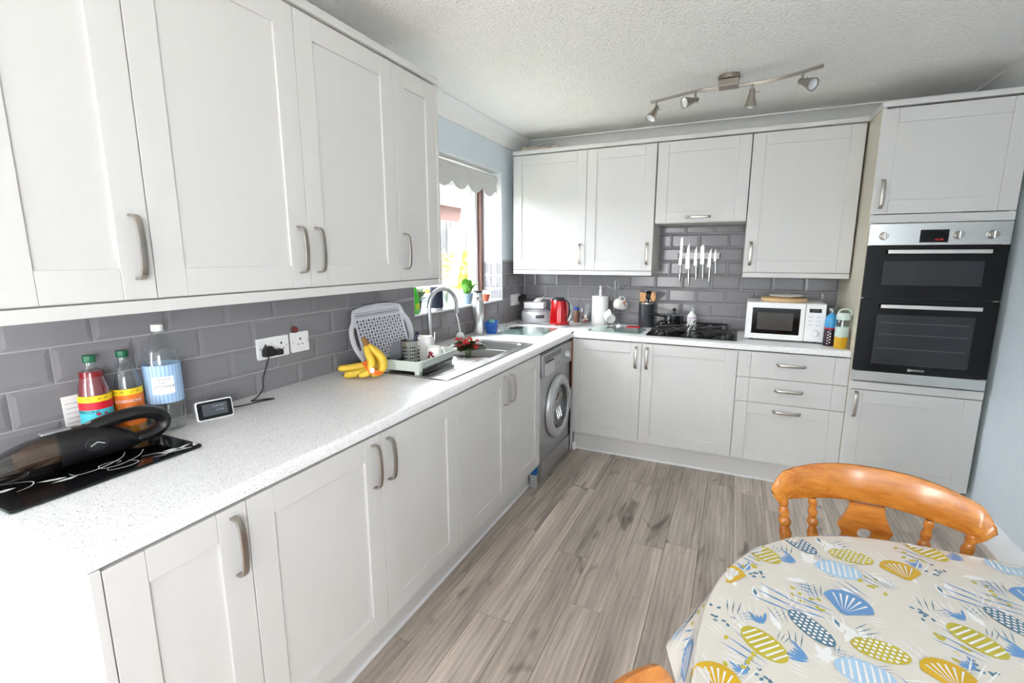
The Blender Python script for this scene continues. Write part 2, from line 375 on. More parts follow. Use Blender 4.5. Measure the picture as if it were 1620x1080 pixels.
# grout bed and tiles: every tile is its own bevelled piece
TP, TW = 0.104, 0.2045
def bed(name, wall, x0, y0, z0, x1, y1, z1): return MB().box(x0,y0,z0,x1,y1,z1).build(name, M['grout'], wall)
bed('grout_bed', wall_left, WX, 0, .90, WX+.004, WIN_Y0, 1.36); bed('grout_bed', wall_left, WX, WIN_Y0, .90, WX+.004, WIN_Y1, WIN_Z0); bed('grout_bed', wall_left, WX, WIN_Y1, .90, WX+.004, WY, 1.43)
bed('grout_bed', wall_back, WX+.004, WY-.004, .90, 2.30, WY, 1.43); bed('grout_bed', wall_back, 1.08, WY-.004, 1.43, 1.72, WY, 1.70)
_tile_cache = {}
def tile_mesh(w, h):
    k = (round(w,3), round(h,3))
    if k not in _tile_cache:
        g = .0020; W2, H2 = k[0]/2-g, k[1]/2-g; b = min(.013, W2*.45, H2*.45)
        V = []
        for y, i in ((0,0), (-.0022,0), (-.0050,b)):
            V += [(-W2+i,y,-H2+i),(W2-i,y,-H2+i),(W2-i,y,H2-i),(-W2+i,y,H2-i)]
        F = [(8,9,10,11)]
        for r in (0,4):
            F += [(r+i, r+(i+1)%4, r+4+(i+1)%4, r+4+i) for i in range(4)]
        _tile_cache[k] = MB().add(V, F).mesh('tile', M['tile'], angle=5)
    return _tile_cache[k]
def tile_row(wall, s0, s1, z0, z1, joint0, put):
    k = math.floor((s0-joint0)/TW); s = joint0+k*TW
    while s < s1-1e-6:
        a, c = max(s, s0), min(s+TW, s1)
        if c-a > .012: put(tile_mesh(c-a, z1-z0), (a+c)/2, (z0+z1)/2)
        s += TW
def put_left(me, s, z): inst('tile', me, wall_left, (WX+.004, s, z), (random.uniform(-.004,.004), random.uniform(-.004,.004), PI/2))
def put_back(me, s, z): inst('tile', me, wall_back, (s, WY-.004, z), (random.uniform(-.004,.004), 0, random.uniform(-.004,.004)))
rows = [(.911,1.0)]+[(1.0+TP*i, 1.0+TP*(i+1)) for i in range(7)]
for i, (z0, z1) in enumerate(rows):
    jl = 1.067 if i % 2 == 0 else 0.966
    if i < 2: tile_row(wall_left, 0.0, WY-.014, z0, z1, jl, put_left)
    elif i < 5:
        tile_row(wall_left, 0.0, WIN_Y0, z0, min(z1,1.36), jl, put_left)
        tile_row(wall_left, WIN_Y1, WY-.014, z0, z1, jl, put_left)
    jb = 1.385 if i % 2 == 0 else 1.487
    if i < 5: tile_row(wall_back, WX+.014, 2.297, z0, z1, jb, put_back)
    elif z0 < 1.69: tile_row(wall_back, 1.09, 1.705, z0, min(z1,1.69), jb, put_back)
# window reveal tiles on the far side of the opening
for i in range(3):
    z0, z1 = (1.12,1.208,1.312)[i], (1.208,1.312,1.416)[i]
    inst('tile', tile_mesh(.155, z1-z0), wall_left, (WX-.08, WIN_Y1-.003, (z0+z1)/2))
# coving and skirting
def cove_profile(n=8): 
    return [(0,0)]+[(0,-.10),(.008,-.10)]+[(.10-.092*math.cos(PI/2*k/n), -.10+.092*math.sin(PI/2*k/n)) for k in range(1,n)]+[(.10,-.008),(.10,0)]
cp = cove_profile()
struct(MB().prism([(WX+a, H+c) for a, c in cp], 'y', REAR_Y, WY).build('trim_1', M['cove'], angle=60), 'white coving above the window wall', 'coving')
struct(MB().prism([(WY-a, H+c) for a, c in cp], 'x', WX+.1, RX-.1).build('trim_2', M['cove'], angle=60), 'white coving above the far wall cupboards', 'coving')
struct(MB().prism([(RX-a, H+c) for a, c in cp], 'y', REAR_Y, WY).build('trim_3', M['cove'], angle=60), 'white coving above the plain blue wall', 'coving')
struct(MB().prism([(RX,0),(RX-.018,0),(RX-.018,.095),(RX-.013,.105),(RX-.013,.118),(RX-.006,.13),(RX,.13)], 'y', REAR_Y, 2.90).build('baseboard_right', M['skirt']), 'white skirting board along the blue wall', 'skirting board')

# ------------------------------------------------------------------ window, blind and what stands outside
win = bpy.data.objects.new('window_1', None); COL.objects.link(win); struct(win, 'kitchen window with brown frame and an open white top-hung sash', 'window')
XF = -0.22
MB().box(XF-.14, WIN_Y0, WIN_Z0, WX+.012, WIN_Y1, WIN_Z0+.012).build('window_sill', M['skirt'], win, bevel=.004)
rv = MB(); rv.box(XF, WIN_Y1-.002, WIN_Z0+.012, WX+.001, WIN_Y1, WIN_Z1); rv.box(XF, WIN_Y0, WIN_Z0+.012, WX+.001, WIN_Y0+.002, WIN_Z1); rv.box(XF, WIN_Y0, WIN_Z1-.002, WX+.001, WIN_Y1, WIN_Z1)
rv.build('window_reveal', M['wallwhite'], win)
fr = MB(); t = .045
fr.box(XF-.07, WIN_Y1-t, WIN_Z0+.012, XF, WIN_Y1-.003, WIN_Z1-.003); fr.box(XF-.07, WIN_Y0+.003, WIN_Z0+.012, XF, WIN_Y0+t, WIN_Z1-.003)
fr.box(XF-.07, WIN_Y0+t, WIN_Z1-.05, XF, WIN_Y1-t, WIN_Z1-.003)
fr.build('window_frame', M['frame'], win, bevel=.003)
sb = MB().box(XF-.07, WIN_Y0+t, WIN_Z0+.012, XF-.002, WIN_Y1-t, WIN_Z0+.05); y0, y1, z0, z1 = WIN_Y0+t, WIN_Y1-t, WIN_Z0+.05, WIN_Z1-.05
for (a,c,d,e) in ((y0,y0+.045,z0,z1),(y1-.045,y1,z0,z1),(y0+.045,y1-.045,z0,z0+.045),(y0+.045,y1-.045,z1-.045,z1)): sb.box(XF-.10, a, c if False else d, XF-.03, c, e)
sb.build('inner_frame', M['skirt'], win, bevel=.004)
def hinge(ang):
    return Matrix.Translation((XF-.06, 0, 2.01)) @ Matrix.Rotation(ang, 4, 'Y') @ Matrix.Translation((-(XF-.06), 0, -2.01))
sy0, sy1, sz0, sz1 = y0+.03, y1-.03, 1.20, 2.01
MS = hinge(math.radians(13)); s_ = MB(); a0, a1 = XF-.085, XF-.035
for (a,c,d,e) in ((sy0,sy0+.05,sz0,sz1),(sy1-.05,sy1,sz0,sz1),(sy0+.05,sy1-.05,sz0,sz0+.05),(sy0+.05,sy1-.05,sz1-.05,sz1)): s_.box(a0, a, d, a1, c, e)
sash = s_.xf(MS).build('open_sash', M['skirt'], win, bevel=.004)
MB().box(XF-.064, sy0+.05, sz0+.05, XF-.056, sy1-.05, sz1-.05).xf(MS).build('pane', M['glass'], sash)
MB().tube([(XF-.05, sy1-.1, 1.18),(XF-.20, sy1-.1, 1.20),(XF-.40, sy1-.1, 1.26)], .006).build('window_stay', M['nickel'], win)
bl = thing('roller_blind', 'pale grey roller blind with scalloped hem at window top', 'blind', (WX-.07, (WIN_Y0+WIN_Y1)/2, WIN_Z1))
hw = (WIN_Y1-WIN_Y0)/2-.01
M['blind'] = mat('pale_grey_blind_fabric', rgb(208,208,206), .7, var=.02, bump=.1, bscale=500)
MB().lathe([(.001,-hw),(.042,-hw),(.042,hw),(.001,hw)], 20, (0,0,-.062), 'y').build('roll', M['blind'], bl)
V = []; F = []; n = 72
for i in range(n+1):
    y = -hw+.01+(2*hw-.02)*i/n; z = -.142-.052*abs(math.cos(PI*(y-.02)/.21))**.8
    V += [(.040,y,-.075),(.040,y,z),(.038,y,-.075),(.038,y,z)]
for i in range(n):
    a = 4*i; F += [(a,a+4,a+5,a+1),(a+2,a+3,a+7,a+6),(a+1,a+5,a+7,a+3),(a,a+2,a+6,a+4)]
MB().add(V,F).build('scalloped_valance', M['blind'], bl)
MB().box(.041, -hw+.01, -.135, .046, hw-.01, -.120).build('hem_bar', M['blind'], bl, bevel=.002)
MB().tube([(.03,hw-.004,-.08),(.03,hw-.004,-.5),(.028,hw-.006,-.86),(.015,hw-.01,-.90),(0,hw-.012,-.915),(-.02,hw-.012,-.90),(-.03,hw-.01,-.86),(-.03,hw-.004,-.5),(-.03,hw-.004,-.08)], .0022, 6).build('cord', M['white'], bl)

M['patio'] = mat('pale_paving', rgb(214,206,194), .9, var=.15, vscale=3)
M['fence'] = mat('weathered_grey_boards', rgb(50,49,51), .85, var=.15, vscale=3, stretch=(6,6,.4))
M['brickwall'] = mat('reddish_brick', rgb(64,36,30), .9, var=.2, vscale=20)
M['roof'] = mat('red_clay_roof', rgb(74,42,36), .9, var=.15, vscale=14)
M['leafy'] = mat('yellow_green_leaf', rgb(112,98,14), .6, var=.25, vscale=18)
M['stem'] = mat('brown_stem', rgb(96,72,50), .8)
gr = MB().box(-14, -14, -.30, 14, 20, -.12).build('ground', M['patio']); struct(gr, 'pale paved garden ground outside the window', 'ground')
struct(MB().box(-14, -12, -.125, -.9, 20, -.118).build('added_dim_ground', mat('dull_bounce_ground', rgb(146,144,122), .95, var=.25, vscale=8, bump=.4, bscale=120)), 'added dull ground strip that cuts light bounced into the window', 'added_dim_ground')  # unseen darker ground added to cut light bounced up through the kitchen window
fence = thing('garden_fence', 'weathered grey upright-board fence outside the window', 'fence', (-3.6, 9.6, -.117), 0)
fb = MB().box(-.01,-.07,0,.01,.07,2.25).mesh('board', M['fence'], bevel=.004, seg=1)
for i in range(122): inst('board', fb, fence, (random.uniform(-.008,.008), -14.9+.15*i, random.uniform(-.02,.02)+.02))
for z in (.4, 1.9): MB().box(-.06, -15.0, z, -.012, 3.4, z+.08).build('rail', M['fence'], fence)
for y in (-14.2,-12.0,-9.8,-7.6,-5.4,-3.2, -1.0, 1.2, 3.3): MB().box(-.15, y-.05, 0, -.06, y+.05, 2.3).build('post', M['fence'], fence)
nb = thing('neighbour_house', 'red-brown house with clay roof beyond the fence', 'house', (-9.0, 13.0, -.117), 0)
MB().box(-3,-8,0,1.6,16,3.2).build('wall', M['brickwall'], nb)
MB().prism([(-3.4,3.2),(2.0,3.2),(-.7,7.4)], 'y', -8.3, 16.3).build('roof', M['roof'], nb)
lt = thing('lean_to_canopy', 'pale glazed lean-to canopy on white posts outside', 'canopy', (-2.6, 8.4, -.117), 0)
MB().prism([(-.9,2.12),(.9,2.52),(.9,2.54),(-.9,2.14)], 'y', -.6, 1.0).build('glazing', M['glass'], lt)
for y in (-.6,.2,1.0): MB().prism([(-.9,2.06),(.9,2.46),(.9,2.515),(-.9,2.115)], 'y', y-.03, y+.03).build('rafter', M['skirt'], lt)
for y in (-.6, 1.0): MB().box(-.86,y-.04,0,-.78,y+.04,2.06).build('post', M['skirt'], lt); MB().box(.78,y-.04,0,.86,y+.04,2.43).build('post', M['skirt'], lt)
def shrub(loc, h, rad, label, seed):
    rnd = random.Random(seed); t = thing('garden_shrub', label, 'shrub', loc)
    for k in range(7):
        a = rnd.uniform(0,2*PI); MB().tube([(0,0,0),(math.cos(a)*rad*.3,math.sin(a)*rad*.3,h*.5),(math.cos(a)*rad*.7,math.sin(a)*rad*.7,h*.95)],[.014,.01,.004],6).build('stem', M['stem'], t)
    m = MB()
    for k in range(1300):
        while True:
            p = Vector((rnd.uniform(-1,1),rnd.uniform(-1,1),rnd.uniform(-1,1)))
            if p.length < 1: break
        c = Vector((p.x*rad, p.y*rad, h*.58+p.z*h*.42)); u = Vector((rnd.gauss(0,1),rnd.gauss(0,1),rnd.gauss(0,1))).normalized(); v = u.orthogonal().normalized(); s = rnd.uniform(.025,.05)
        m.add([c-u*s, c+v*s*.5, c+u*s, c-v*s*.5], [(0,1,2,3)])
    f = m.build('foliage', M['leafy'], t, recalc=False); f['kind'] = 'stuff'
shrub((-1.2, 4.55, -.117), 1.75, .42, 'yellow-leaved garden shrub nearest the open window sash', 3)
shrub((-2.15, 5.4, -.117), 1.65, .55, 'pale yellow garden shrub further off behind the window glass', 5)
# ------------------------------------------------------------------ cabinets
# local frame of a unit: x along the width, -y is the front, door faces lie at y=0, z up from the floor
LROT = PI/2                    # left-hand run faces +x
def handle_mesh():
    n = 12; L = .150; path = []
    pts = [(-L/2,0),(-L/2+.002,-.016),(-L/2+.012,-.026),(-L*.25,-.031),(0,-.033),(L*.25,-.031),(L/2-.012,-.026),(L/2-.002,-.016),(L/2,0)]
    P = smooth([(0,y,z) for z, y in pts], 3)
    m = MB().sweep(P, rrect(-.0085,-.0032,.0085,.0032,.0022,2), (1,0,0))
    return m.mesh('handle', M['nickel'])
HM = handle_mesh()
ST = .073
def shaker(parent, x0, x1, z0, z1, handle=None, name='door', slab=False, glassless=True):
    """framed door or drawer front; handle = (x, z, horizontal)"""
    g = .0015; x0 += g; x1 -= g; z0 += g; z1 -= g; t = .020
    d = MB()
    d.box(x0, 0, z0, x0+ST, t, z1); d.box(x1-ST, 0, z0, x1, t, z1)
    if slab:
        d.box(x0+ST+.0008, .0006, z0, x1-ST-.0008, t, z1)
    else:
        d.box(x0+ST+.0008, .0005, z0, x1-ST-.0008, t, z0+ST); d.box(x0+ST+.0008, .0005, z1-ST, x1-ST-.0008, t, z1)
    o = d.build(name, M['cab'], parent, bevel=.0011, seg=2)
    if not slab:
        MB().box(x0+ST-.004, .008, z0+ST-.004, x1-ST+.004, .017, z1-ST+.004).build('panel', M['cab'], o)
    if handle:
        hx, hz, hor = handle
        inst('handle', HM, o, (hx, 0, hz), (0, PI/2 if hor else 0, 0))
    return o
def carcass(parent, w, z0, z1, depth, top=True, mat_=None, x0=0):
    b = MB(); t = .018; y0 = .0225
    b.box(x0, y0, z0, x0+t, depth, z1); b.box(x0+w-t, y0, z0, x0+w, depth, z1); b.box(x0+t, y0, z0, x0+w-t, depth, z0+t); b.box(x0+t, depth-.01, z0+t, x0+w-t, depth, z1)
    if top: b.box(x0+t, y0, z1-t, x0+w-t, depth-.01, z1)
    return b.build('body', mat_ or M['cab_in'], parent)
ZB0, ZB1 = .150, .868
XD = .604                      # plane of the left-hand base doors
def base_left(y0, y1, label, doors, group='base cupboards along the window wall'):
    u = thing('base_cabinet', label, 'cabinet', (XD, y0, 0), LROT, group)
    carcass(u, y1-y0, ZB0, ZB1+.003, XD-WX-.006, top=False)
    for a, c, side in doors:
        hx = (a+.037 if side == 'l' else c-.037) - y0
        shaker(u, a-y0, c-y0, ZB0, ZB1, (hx, .765, False))
    return u
base_left(.022, .321, 'narrow base cupboard at the near end of the worktop', [(.022,.321,'r')])
base_left(.321, 1.300, 'double base cupboard under the bananas with two paired handles', [(.321,.812,'r'),(.812,1.300,'l')])
base_left(1.300, 2.284, 'double base cupboard under the sink beside the washing machine', [(1.300,1.812,'r'),(1.812,2.284,'l')])
ep = MB().box(WX+.004, 0.002, 0, XD+.002, .021, .8725).build('end_panel', M['cab'], bevel=.0015)
tag(ep, 'pale painted end panel closing the near end of the base cupboards', 'panel')
# wall cupboards over the left worktop
ZU0, ZU1, XU = 1.352, 2.228, .334
def wall_left_unit(y0, y1, label, doors):
    u = thing('wall_cabinet', label, 'cabinet', (XU, y0, 0), LROT, 'wall cupboards beside the window')
    carcass(u, y1-y0, ZU0-.002, ZU1+.002, XU-WX-.003)
    for a, c, side in doors:
        hx = (a+.037 if side == 'l' else c-.037) - y0
        shaker(u, a-y0, c-y0, ZU0, ZU1, (hx, 1.478, False))
wall_left_unit(.025, .331, 'narrow wall cupboard nearest the viewer at the picture edge', [(.025,.331,'r')])
wall_left_unit(.331, 1.304, 'double wall cupboard with paired handles above the sockets', [(.331,.819,'r'),(.819,1.304,'l')])
wall_left_unit(1.304, 1.606, 'narrow wall cupboard next to the window', [(1.304,1.606,'l')])
eu = MB().box(WX+.003, 1.607, 1.318, XU+.004, 1.624, 2.262).build('end_panel', M['cab'], bevel=.001)
tag(eu, 'pale end panel of the wall cupboards beside the window', 'panel')
struct(MB().box(XU-.03, .02, 1.318, XU-.004, 1.606, 1.349).build('trim_4', M['cab'], bevel=.002), 'pale light pelmet under the near wall cupboards', 'pelmet')
struct(MB().box(WX+.003, .02, 2.233, XU+.012, 1.625, 2.262).build('trim_5', M['cab'], bevel=.004), 'flat cornice on top of the near wall cupboards', 'cornice')
# far run
YD = 2.925
def base_back(x0, x1, label, fronts):
    u = thing('base_cabinet', label, 'cabinet', (x0, YD, 0), 0, 'base cupboards along the far wall')
    carcass(u, x1-x0-.001, ZB0, ZB1+.003, WY-YD-.004, top=False)
    for (a, c, z0, z1, hx, hz, hor, slab, nm) in fronts: shaker(u, a-x0, c-x0, z0, z1, (hx-x0, hz, hor), nm, slab)
    return u
u = base_back(.606, 1.101, 'base cupboard in the corner next to the washing machine', [(.606,1.101,ZB0,ZB1,1.101-.037,.765,False,False,'door')])
MB().box(-.010, .004, 0, -.002, .05, .50).build('infill', M['cab'], u)
MB().box(-.010, .004, .502, -.002, .05, ZB1).build('filler_strip', mat('raw_orange_chipboard', rgb(176,104,56), .8, var=.15, vscale=60), u)
base_back(1.101, 1.703, 'base cupboard directly below the gas hob', [(1.101,1.703,ZB0,ZB1,1.101+.037,.765,False,False,'door')])
base_back(1.703, 2.300, 'base unit of three drawers below the microwave', [(1.703,2.300,.700,ZB1,2.0,.795,True,True,'drawer'),(1.703,2.300,.540,.700,2.0,.632,True,True,'drawer'),(1.703,2.300,ZB0,.540,2.0,.495,True,False,'drawer')])
YU = 3.192
def wall_back_unit(x0, x1, z0, label, door, group='wall cupboards along the far wall'):
    u = thing('wall_cabinet', label, 'cabinet', (x0, YU, 0), 0, group)
    carcass(u, x1-x0-.001, z0-.002, ZU1+.002, WY-YU-.004)
    shaker(u, 0, x1-x0, z0, ZU1, (door[0]-x0, door[1], door[2]))
wall_back_unit(0.0, .600, 1.352, 'wall cupboard in the corner above the kettle', (.600-.037,1.475,False))
wall_back_unit(.600, 1.098, 1.352, 'wall cupboard above the kitchen roll and mug tree', (1.098-.037,1.475,False))
wall_back_unit(1.104, 1.688, 1.686, 'short extractor cupboard above the knives with a horizontal handle', (1.39,1.722,True))
wall_back_unit(1.692, 2.290, 1.352, 'wide wall cupboard above the microwave', (1.692+.037,1.475,False))
struct(MB().box(0, YU+.004, 1.318, 1.098, YU+.03, 1.349).build('trim_6', M['cab'], bevel=.002), 'pale pelmet under the corner wall cupboards', 'pelmet')
struct(MB().box(1.692, YU+.004, 1.318, 2.290, YU+.03, 1.349).build('trim_7', M['cab'], bevel=.002), 'pale pelmet under the wall cupboard over the microwave', 'pelmet')
struct(MB().box(0, YU-.012, 2.233, 2.297, WY-.1, 2.262).build('trim_8', M['cab'], bevel=.004), 'flat cornice on top of the far wall cupboards', 'cornice')
# tall oven unit
TX0, TX1, TY = 2.301, 2.906, 2.918
tw = thing('oven_housing', 'tall pale housing unit around the double oven', 'cabinet', (TX0, TY, 0), 0)
b = MB(); b.box(0,.002,.150,.018,WY-TY-.004,2.235); b.box(TX1-TX0-.018,.022,.150,TX1-TX0,WY-TY-.004,2.235)
b.build('side_panel', M['cream'], tw)
b = MB(); b.box(.019,.03,.150,TX1-TX0-.019,.60,.168); b.box(.019,.03,.69,TX1-TX0-.019,.60,.708); b.box(.019,.03,1.655,TX1-TX0-.019,.60,1.673); b.box(.019,.03,2.21,TX1-TX0-.019,.60,2.228); b.box(.019,.605,.15,TX1-TX0-.019,.62,2.23)
b.build('shelf_panel', M['cab_in'], tw)
W_ = TX1-TX0
shaker(tw, 0, W_, ZB0, .690, (.040,.602,False)); shaker(tw, 0, W_, 1.682, ZU1, (.040,1.79,False))
MB().box(.001, 0, .693, W_-.001, .02, .739).build('filler_strip', M['cab'], tw, bevel=.001)
MB().box(.001, 0, 1.635, W_-.001, .02, 1.679).build('filler_strip', M['cab'], tw, bevel=.001)
MB().prism([(-.006,-.012),(W_+.01,-.012),(W_+.01,.53),(-.006,.53)], 'z', 2.235, 2.263).build('cornice', M['cab'], tw, bevel=.003)
# plinths
struct(MB().box(.520, .02, 0, .538, 2.284, .148).build('trim_9', M['cab']), 'pale plinth under the window-wall base cupboards', 'plinth')
struct(MB().box(.606, YD+.065, 0, RX-.026, YD+.083, .148).build('trim_10', M['cab']), 'pale plinth under the far-wall base cupboards', 'plinth')
struct(MB().box(.538, .02, 0, .546, 2.284, .012).build('trim_11', M['skirt']), 'white sealing bead along the window-wall plinth', 'bead')
struct(MB().box(.606, YD+.057, 0, RX-.026, YD+.065, .012).build('trim_12', M['skirt']), 'white sealing bead along the far plinth', 'bead')
# L-shaped worktop with a rounded front edge and an opening for the sink bowl
ZW0, ZW1, XWF, YWF = .8735, .91, .604, 2.921
BY0, BY1, BX0, BX1 = 1.86, 2.33, .115, .475          # sink bowl opening
def nose(n=6, r=.016):
    h = ZW1-ZW0; P = [(0,ZW0),(r*.25,ZW0)]
    P = [(-.05,ZW0),(-.003,ZW0),(0,ZW0+.003)]+[(-r+r*math.cos(PI/2*k/n), ZW1-r+r*math.sin(PI/2*k/n)) for k in range(n+1)]+[(-.05,ZW1)]
    return P
wk = MB(); e = .05; g0 = WX+.004
wk.box(g0, 0, ZW0, XWF-e, BY0, ZW1); wk.box(g0, BY0, ZW0, BX0, BY1, ZW1); wk.box(BX1, BY0, ZW0, XWF-e, BY1, ZW1); wk.box(g0, BY1, ZW0, XWF-e, WY-.004, ZW1)
wk.prism([(XWF+a, z) for a, z in nose()], 'y', 0, YWF)
wk.box(XWF-e, YWF, ZW0, XWF, WY-.004, ZW1)
wk.prism([(YWF-a, z) for a, z in nose()], 'x', XWF, 2.2985); wk.box(XWF, YWF+e, ZW0, 2.2985, WY-.004, ZW1)
wk.box(XWF-.016, YWF, ZW1-.016, XWF, YWF+.05, ZW1)
tag(wk.build('worktop', M['work']), 'white speckled L-shaped worktop running around the corner', 'worktop')
# ------------------------------------------------------------------ double oven
OW = .594
ov = thing('double_oven', 'built-in black and steel double oven in the tall unit', 'oven', (TX0+.0055, TY, .743), 0)
MB().box(.02, .012, .02, OW-.02, .55, .87).build('casing', M['blackpl'], ov)
MB().box(0, -.012, .772, OW, .010, .888).build('control_panel', M['steel'], ov, bevel=.0015)
MB().box(.225, -.0135, .785, .345, -.0118, .852).build('display', M['black'], ov)
dg = text_mb('18:38', .016, spacing=1.1).xf(Matrix.Translation((.305,-.0142,.800))); dg.build('clock_digits', mat('red_led', rgb(190,30,30), .5, emit=(rgb(200,20,20),.25)), ov)
for x in (.068, .385, .52):
    k = MB().lathe([(0,-.038),(.017,-.038),(.0185,-.034),(.0195,-.014),(.022,-.0125)], 24, (x,0,.822), 'y').build('knob', M['nickel'], ov)
    MB().box(x-.003, -.042, .803, x+.003, -.036, .841).build('grip', M['chrome'], k, bevel=.001)
    mk = MB()
    for a in range(-4, 5): mk.ball((x+.032*math.sin(a*.55), -.0125, .822+.032*math.cos(a*.55)), .0011, 6, 4)
    mk.build('dial_marks', M['blackpl'], k)
def oven_door(z0, z1, win, hz):
    d = MB().box(0, -.012, z0, OW, .010, z1).build('door', M['black'], ov, bevel=.0015)
    MB().box(win[0], -.0128, win[1], win[2], -.0119, win[3]).build('window', M['ovenglass'], d)
    h = MB(); h.box(.09, -.045, hz-.010, .52, -.036, hz+.010); h.box(.115,-.036,hz-.006,.130,-.012,hz+.006); h.box(.48,-.036,hz-.006,.495,-.012,hz+.006)
    h.build('handle', mat('satin_aluminium', rgb(214,210,206), .3, .9, var=.02), d, bevel=.0015)
    return d
oven_door(.484, .770, (.083,.556,.508,.688), .737)
d2 = oven_door(.066, .478, (.083,.110,.508,.392), .440)
rk = MB()
for z in (.20, .28, .345): rk.box(.10, -.0134, z, .49, -.0127, z+.003)
rk.build('shelf_line', mat('dim_rack_wire', rgb(92,96,100), .4), d2)
MB().box(0, -.012, .004, OW, .010, .062).build('lower_trim', M['steel'], ov, bevel=.0015)
lt_ = text_mb('BOSCH', .016, spacing=1.15).xf(Matrix.Translation((.30,-.0128,.085))); lt_.build('lettering', M['white'], d2)
MB().ring_prism(circ(.008,20,.262,.085), circ(.0066,20,.262,.085), 'y', -.0130, -.0122).merge(MB().box(.2585,-.0129,.082,.2655,-.0124,.088)).build('emblem', M['white'], d2)

# ------------------------------------------------------------------ washing machine (front faces +x)
wm = thing('washing_machine', 'silver front-loading washing machine under the corner worktop', 'washing machine', (.588, 2.318, 0), LROT)
WW = .596
b = MB().prism(rrect(0,.012,WW,.855,.012,3), 'y', .0, .56); b.build('cabinet', M['silver'], wm, bevel=.004)
MB().box(.006, -.014, .700, WW-.006, 0, .853).build('control_panel', M['silver'], wm, bevel=.006)
dr = MB().box(.045, -.020, .705, .215, -.0135, .790).build('detergent_drawer', M['silver_l'], wm, bevel=.004)
MB().box(.06, -.0225, .790, .20, -.0155, .797).build('grip', M['blackpl'], dr, bevel=.002)
MB().box(.03, -.0150, .805, .36, -.0138, .838).build('display', mat('dark_silver_label', rgb(110,112,116), .3, .4), wm)
kn = MB().lathe([(0,-.044),(.022,-.044),(.026,-.038),(.028,-.016),(.036,-.0145),(.036,-.0135)], 24, (.47,0,.772), 'y').build('dial', M['silver_l'], wm)
MB().box(.467,-.046,.775,.473,-.0435,.796).build('pointer', M['blackpl'], kn)
for i in range(4): MB().lathe([(0,-.018),(.007,-.018),(.008,-.0135)],12,(.28+.035*i,0,.745),'y').build('button', M['silver_l'], wm)
MB().prism(rrect(.01,.012,WW-.01,.135,.006,2), 'y', -.010, 0).build('kick_panel', M['silver'], wm, bevel=.002)
C_ = (.318, 0, .440)
door = MB().lathe([(.156,-.020),(.156,-.028),(.162,-.034),(.178,-.038),(.196,-.036),(.212,-.028),(.220,-.016),(.220,-.004),(.210,0),(.156,0),(.156,-.020)], 56, C_, 'y').build('porthole_door', M['silver_l'], wm)
MB().lathe([(0,.055),(.06,.05),(.11,.035),(.140,.0),(.150,-.018),(.156,-.024)], 40, C_, 'y').build('glass_bowl', mat('smoky_porthole_glass', rgb(96,98,102), .07, .7, var=.1, coat=.5), door)
MB().lathe([(.152,-.032),(.158,-.038),(.164,-.036),(.158,-.028)], 48, C_, 'y').build('bright_ring', M['chrome'], door)
MB().box(C_[0]+.155,-.044,C_[2]-.075,C_[0]+.185,-.030,C_[2]+.075).build('door_handle', M['silver'], door, bevel=.006)
lf = MB()
for a in (-.5, 0, .5): lf.tube([(C_[0]+.02+.07*a,-.02,C_[2]-.09),(C_[0]+.04+.07*a,.012,C_[2]),(C_[0]+.02+.07*a,-.02,C_[2]+.09)], .006, 8)
lf.build('drum_ribs', M['chrome'], door)
for x in (.05, WW-.05): MB().lathe([(0,0),(.02,0),(.02,.006),(.01,.008),(.01,.013),(0,.013)],12,(x,.05,0)).build('foot', M['blackpl'], wm)
sbx = thing('small_packet', 'small silver and blue packet at the foot of the washing machine', 'box', (.572, 2.268, 0), .1)
MB().box(-.022,-.018,0,.022,.018,.085).build('carton', M['silver_l'], sbx, bevel=.002); MB().box(-.0225,-.0185,.085,.0225,.0185,.125).build('lid', mat('bright_blue_card', rgb(20,100,170), .5), sbx, bevel=.002)
pc = MB().prism(rrect(-.016,-.03,.016,.03,.006,3),'x',0,.02).build('plinth_cap', M['white'], None, bevel=.003); pc.location = (.612, YD+.032, .031)
tag(pc, 'small white cap on the plinth corner beside the washing machine', 'cap')

# ------------------------------------------------------------------ inset steel sink with drainer
sk = thing('kitchen_sink', 'inset stainless steel sink with drainer on the left', 'sink', (0, 0, ZW1), 0)
SX0, SX1, SY0, SY1 = .055, .525, 1.36, 2.37
fl = MB()
for (x0,y0,x1,y1) in ((SX0,SY0,SX1,BY0),(SX0,BY0,BX0,SY1),(BX1,BY0,SX1,SY1),(BX0,BY1,BX1,SY1)): fl.box(x0,y0,.0003,x1,y1,.0040)
rm = MB().ring_prism(rrect(SX0,SY0,SX1,SY1,.03,5), rrect(SX0+.012,SY0+.012,SX1-.012,SY1-.012,.022,5), 'z', .0003, .0062)
fl.build('deck', M['steel'], sk); rm.build('rim', M['steel'], sk, bevel=.001)
dn = MB()
for i in range(7): dn.box(BX0+.02+.05*i, SY0+.06, .004, BX0+.034+.05*i, BY0-.05, .0062)
dn.build('drainer_ridge', M['steel'], sk, bevel=.001)
bo = MB(); zb = -.145
def ringp(x0,y0,x1,y1,r,z): return [(p[0],p[1],z) for p in rrect(x0,y0,x1,y1,r,5)]
rings = [ringp(BX0+.001,BY0+.001,BX1-.001,BY1-.001,.05,.0042), ringp(BX0+.006,BY0+.006,BX1-.006,BY1-.006,.05,-.006), ringp(BX0+.018,BY0+.018,BX1-.018,BY1-.018,.05,zb+.02), ringp(BX0+.035,BY0+.035,BX1-.035,BY1-.035,.05,zb)]
n = len(rings[0]); V = [p for r in rings for p in r]; F = []
for i in range(3): F += [(i*n+k, i*n+(k+1)%n, (i+1)*n+(k+1)%n, (i+1)*n+k) for k in range(n)]
F.append([3*n+k for k in range(n)])
bo.add(V, F).build('bowl', M['steel'], sk)
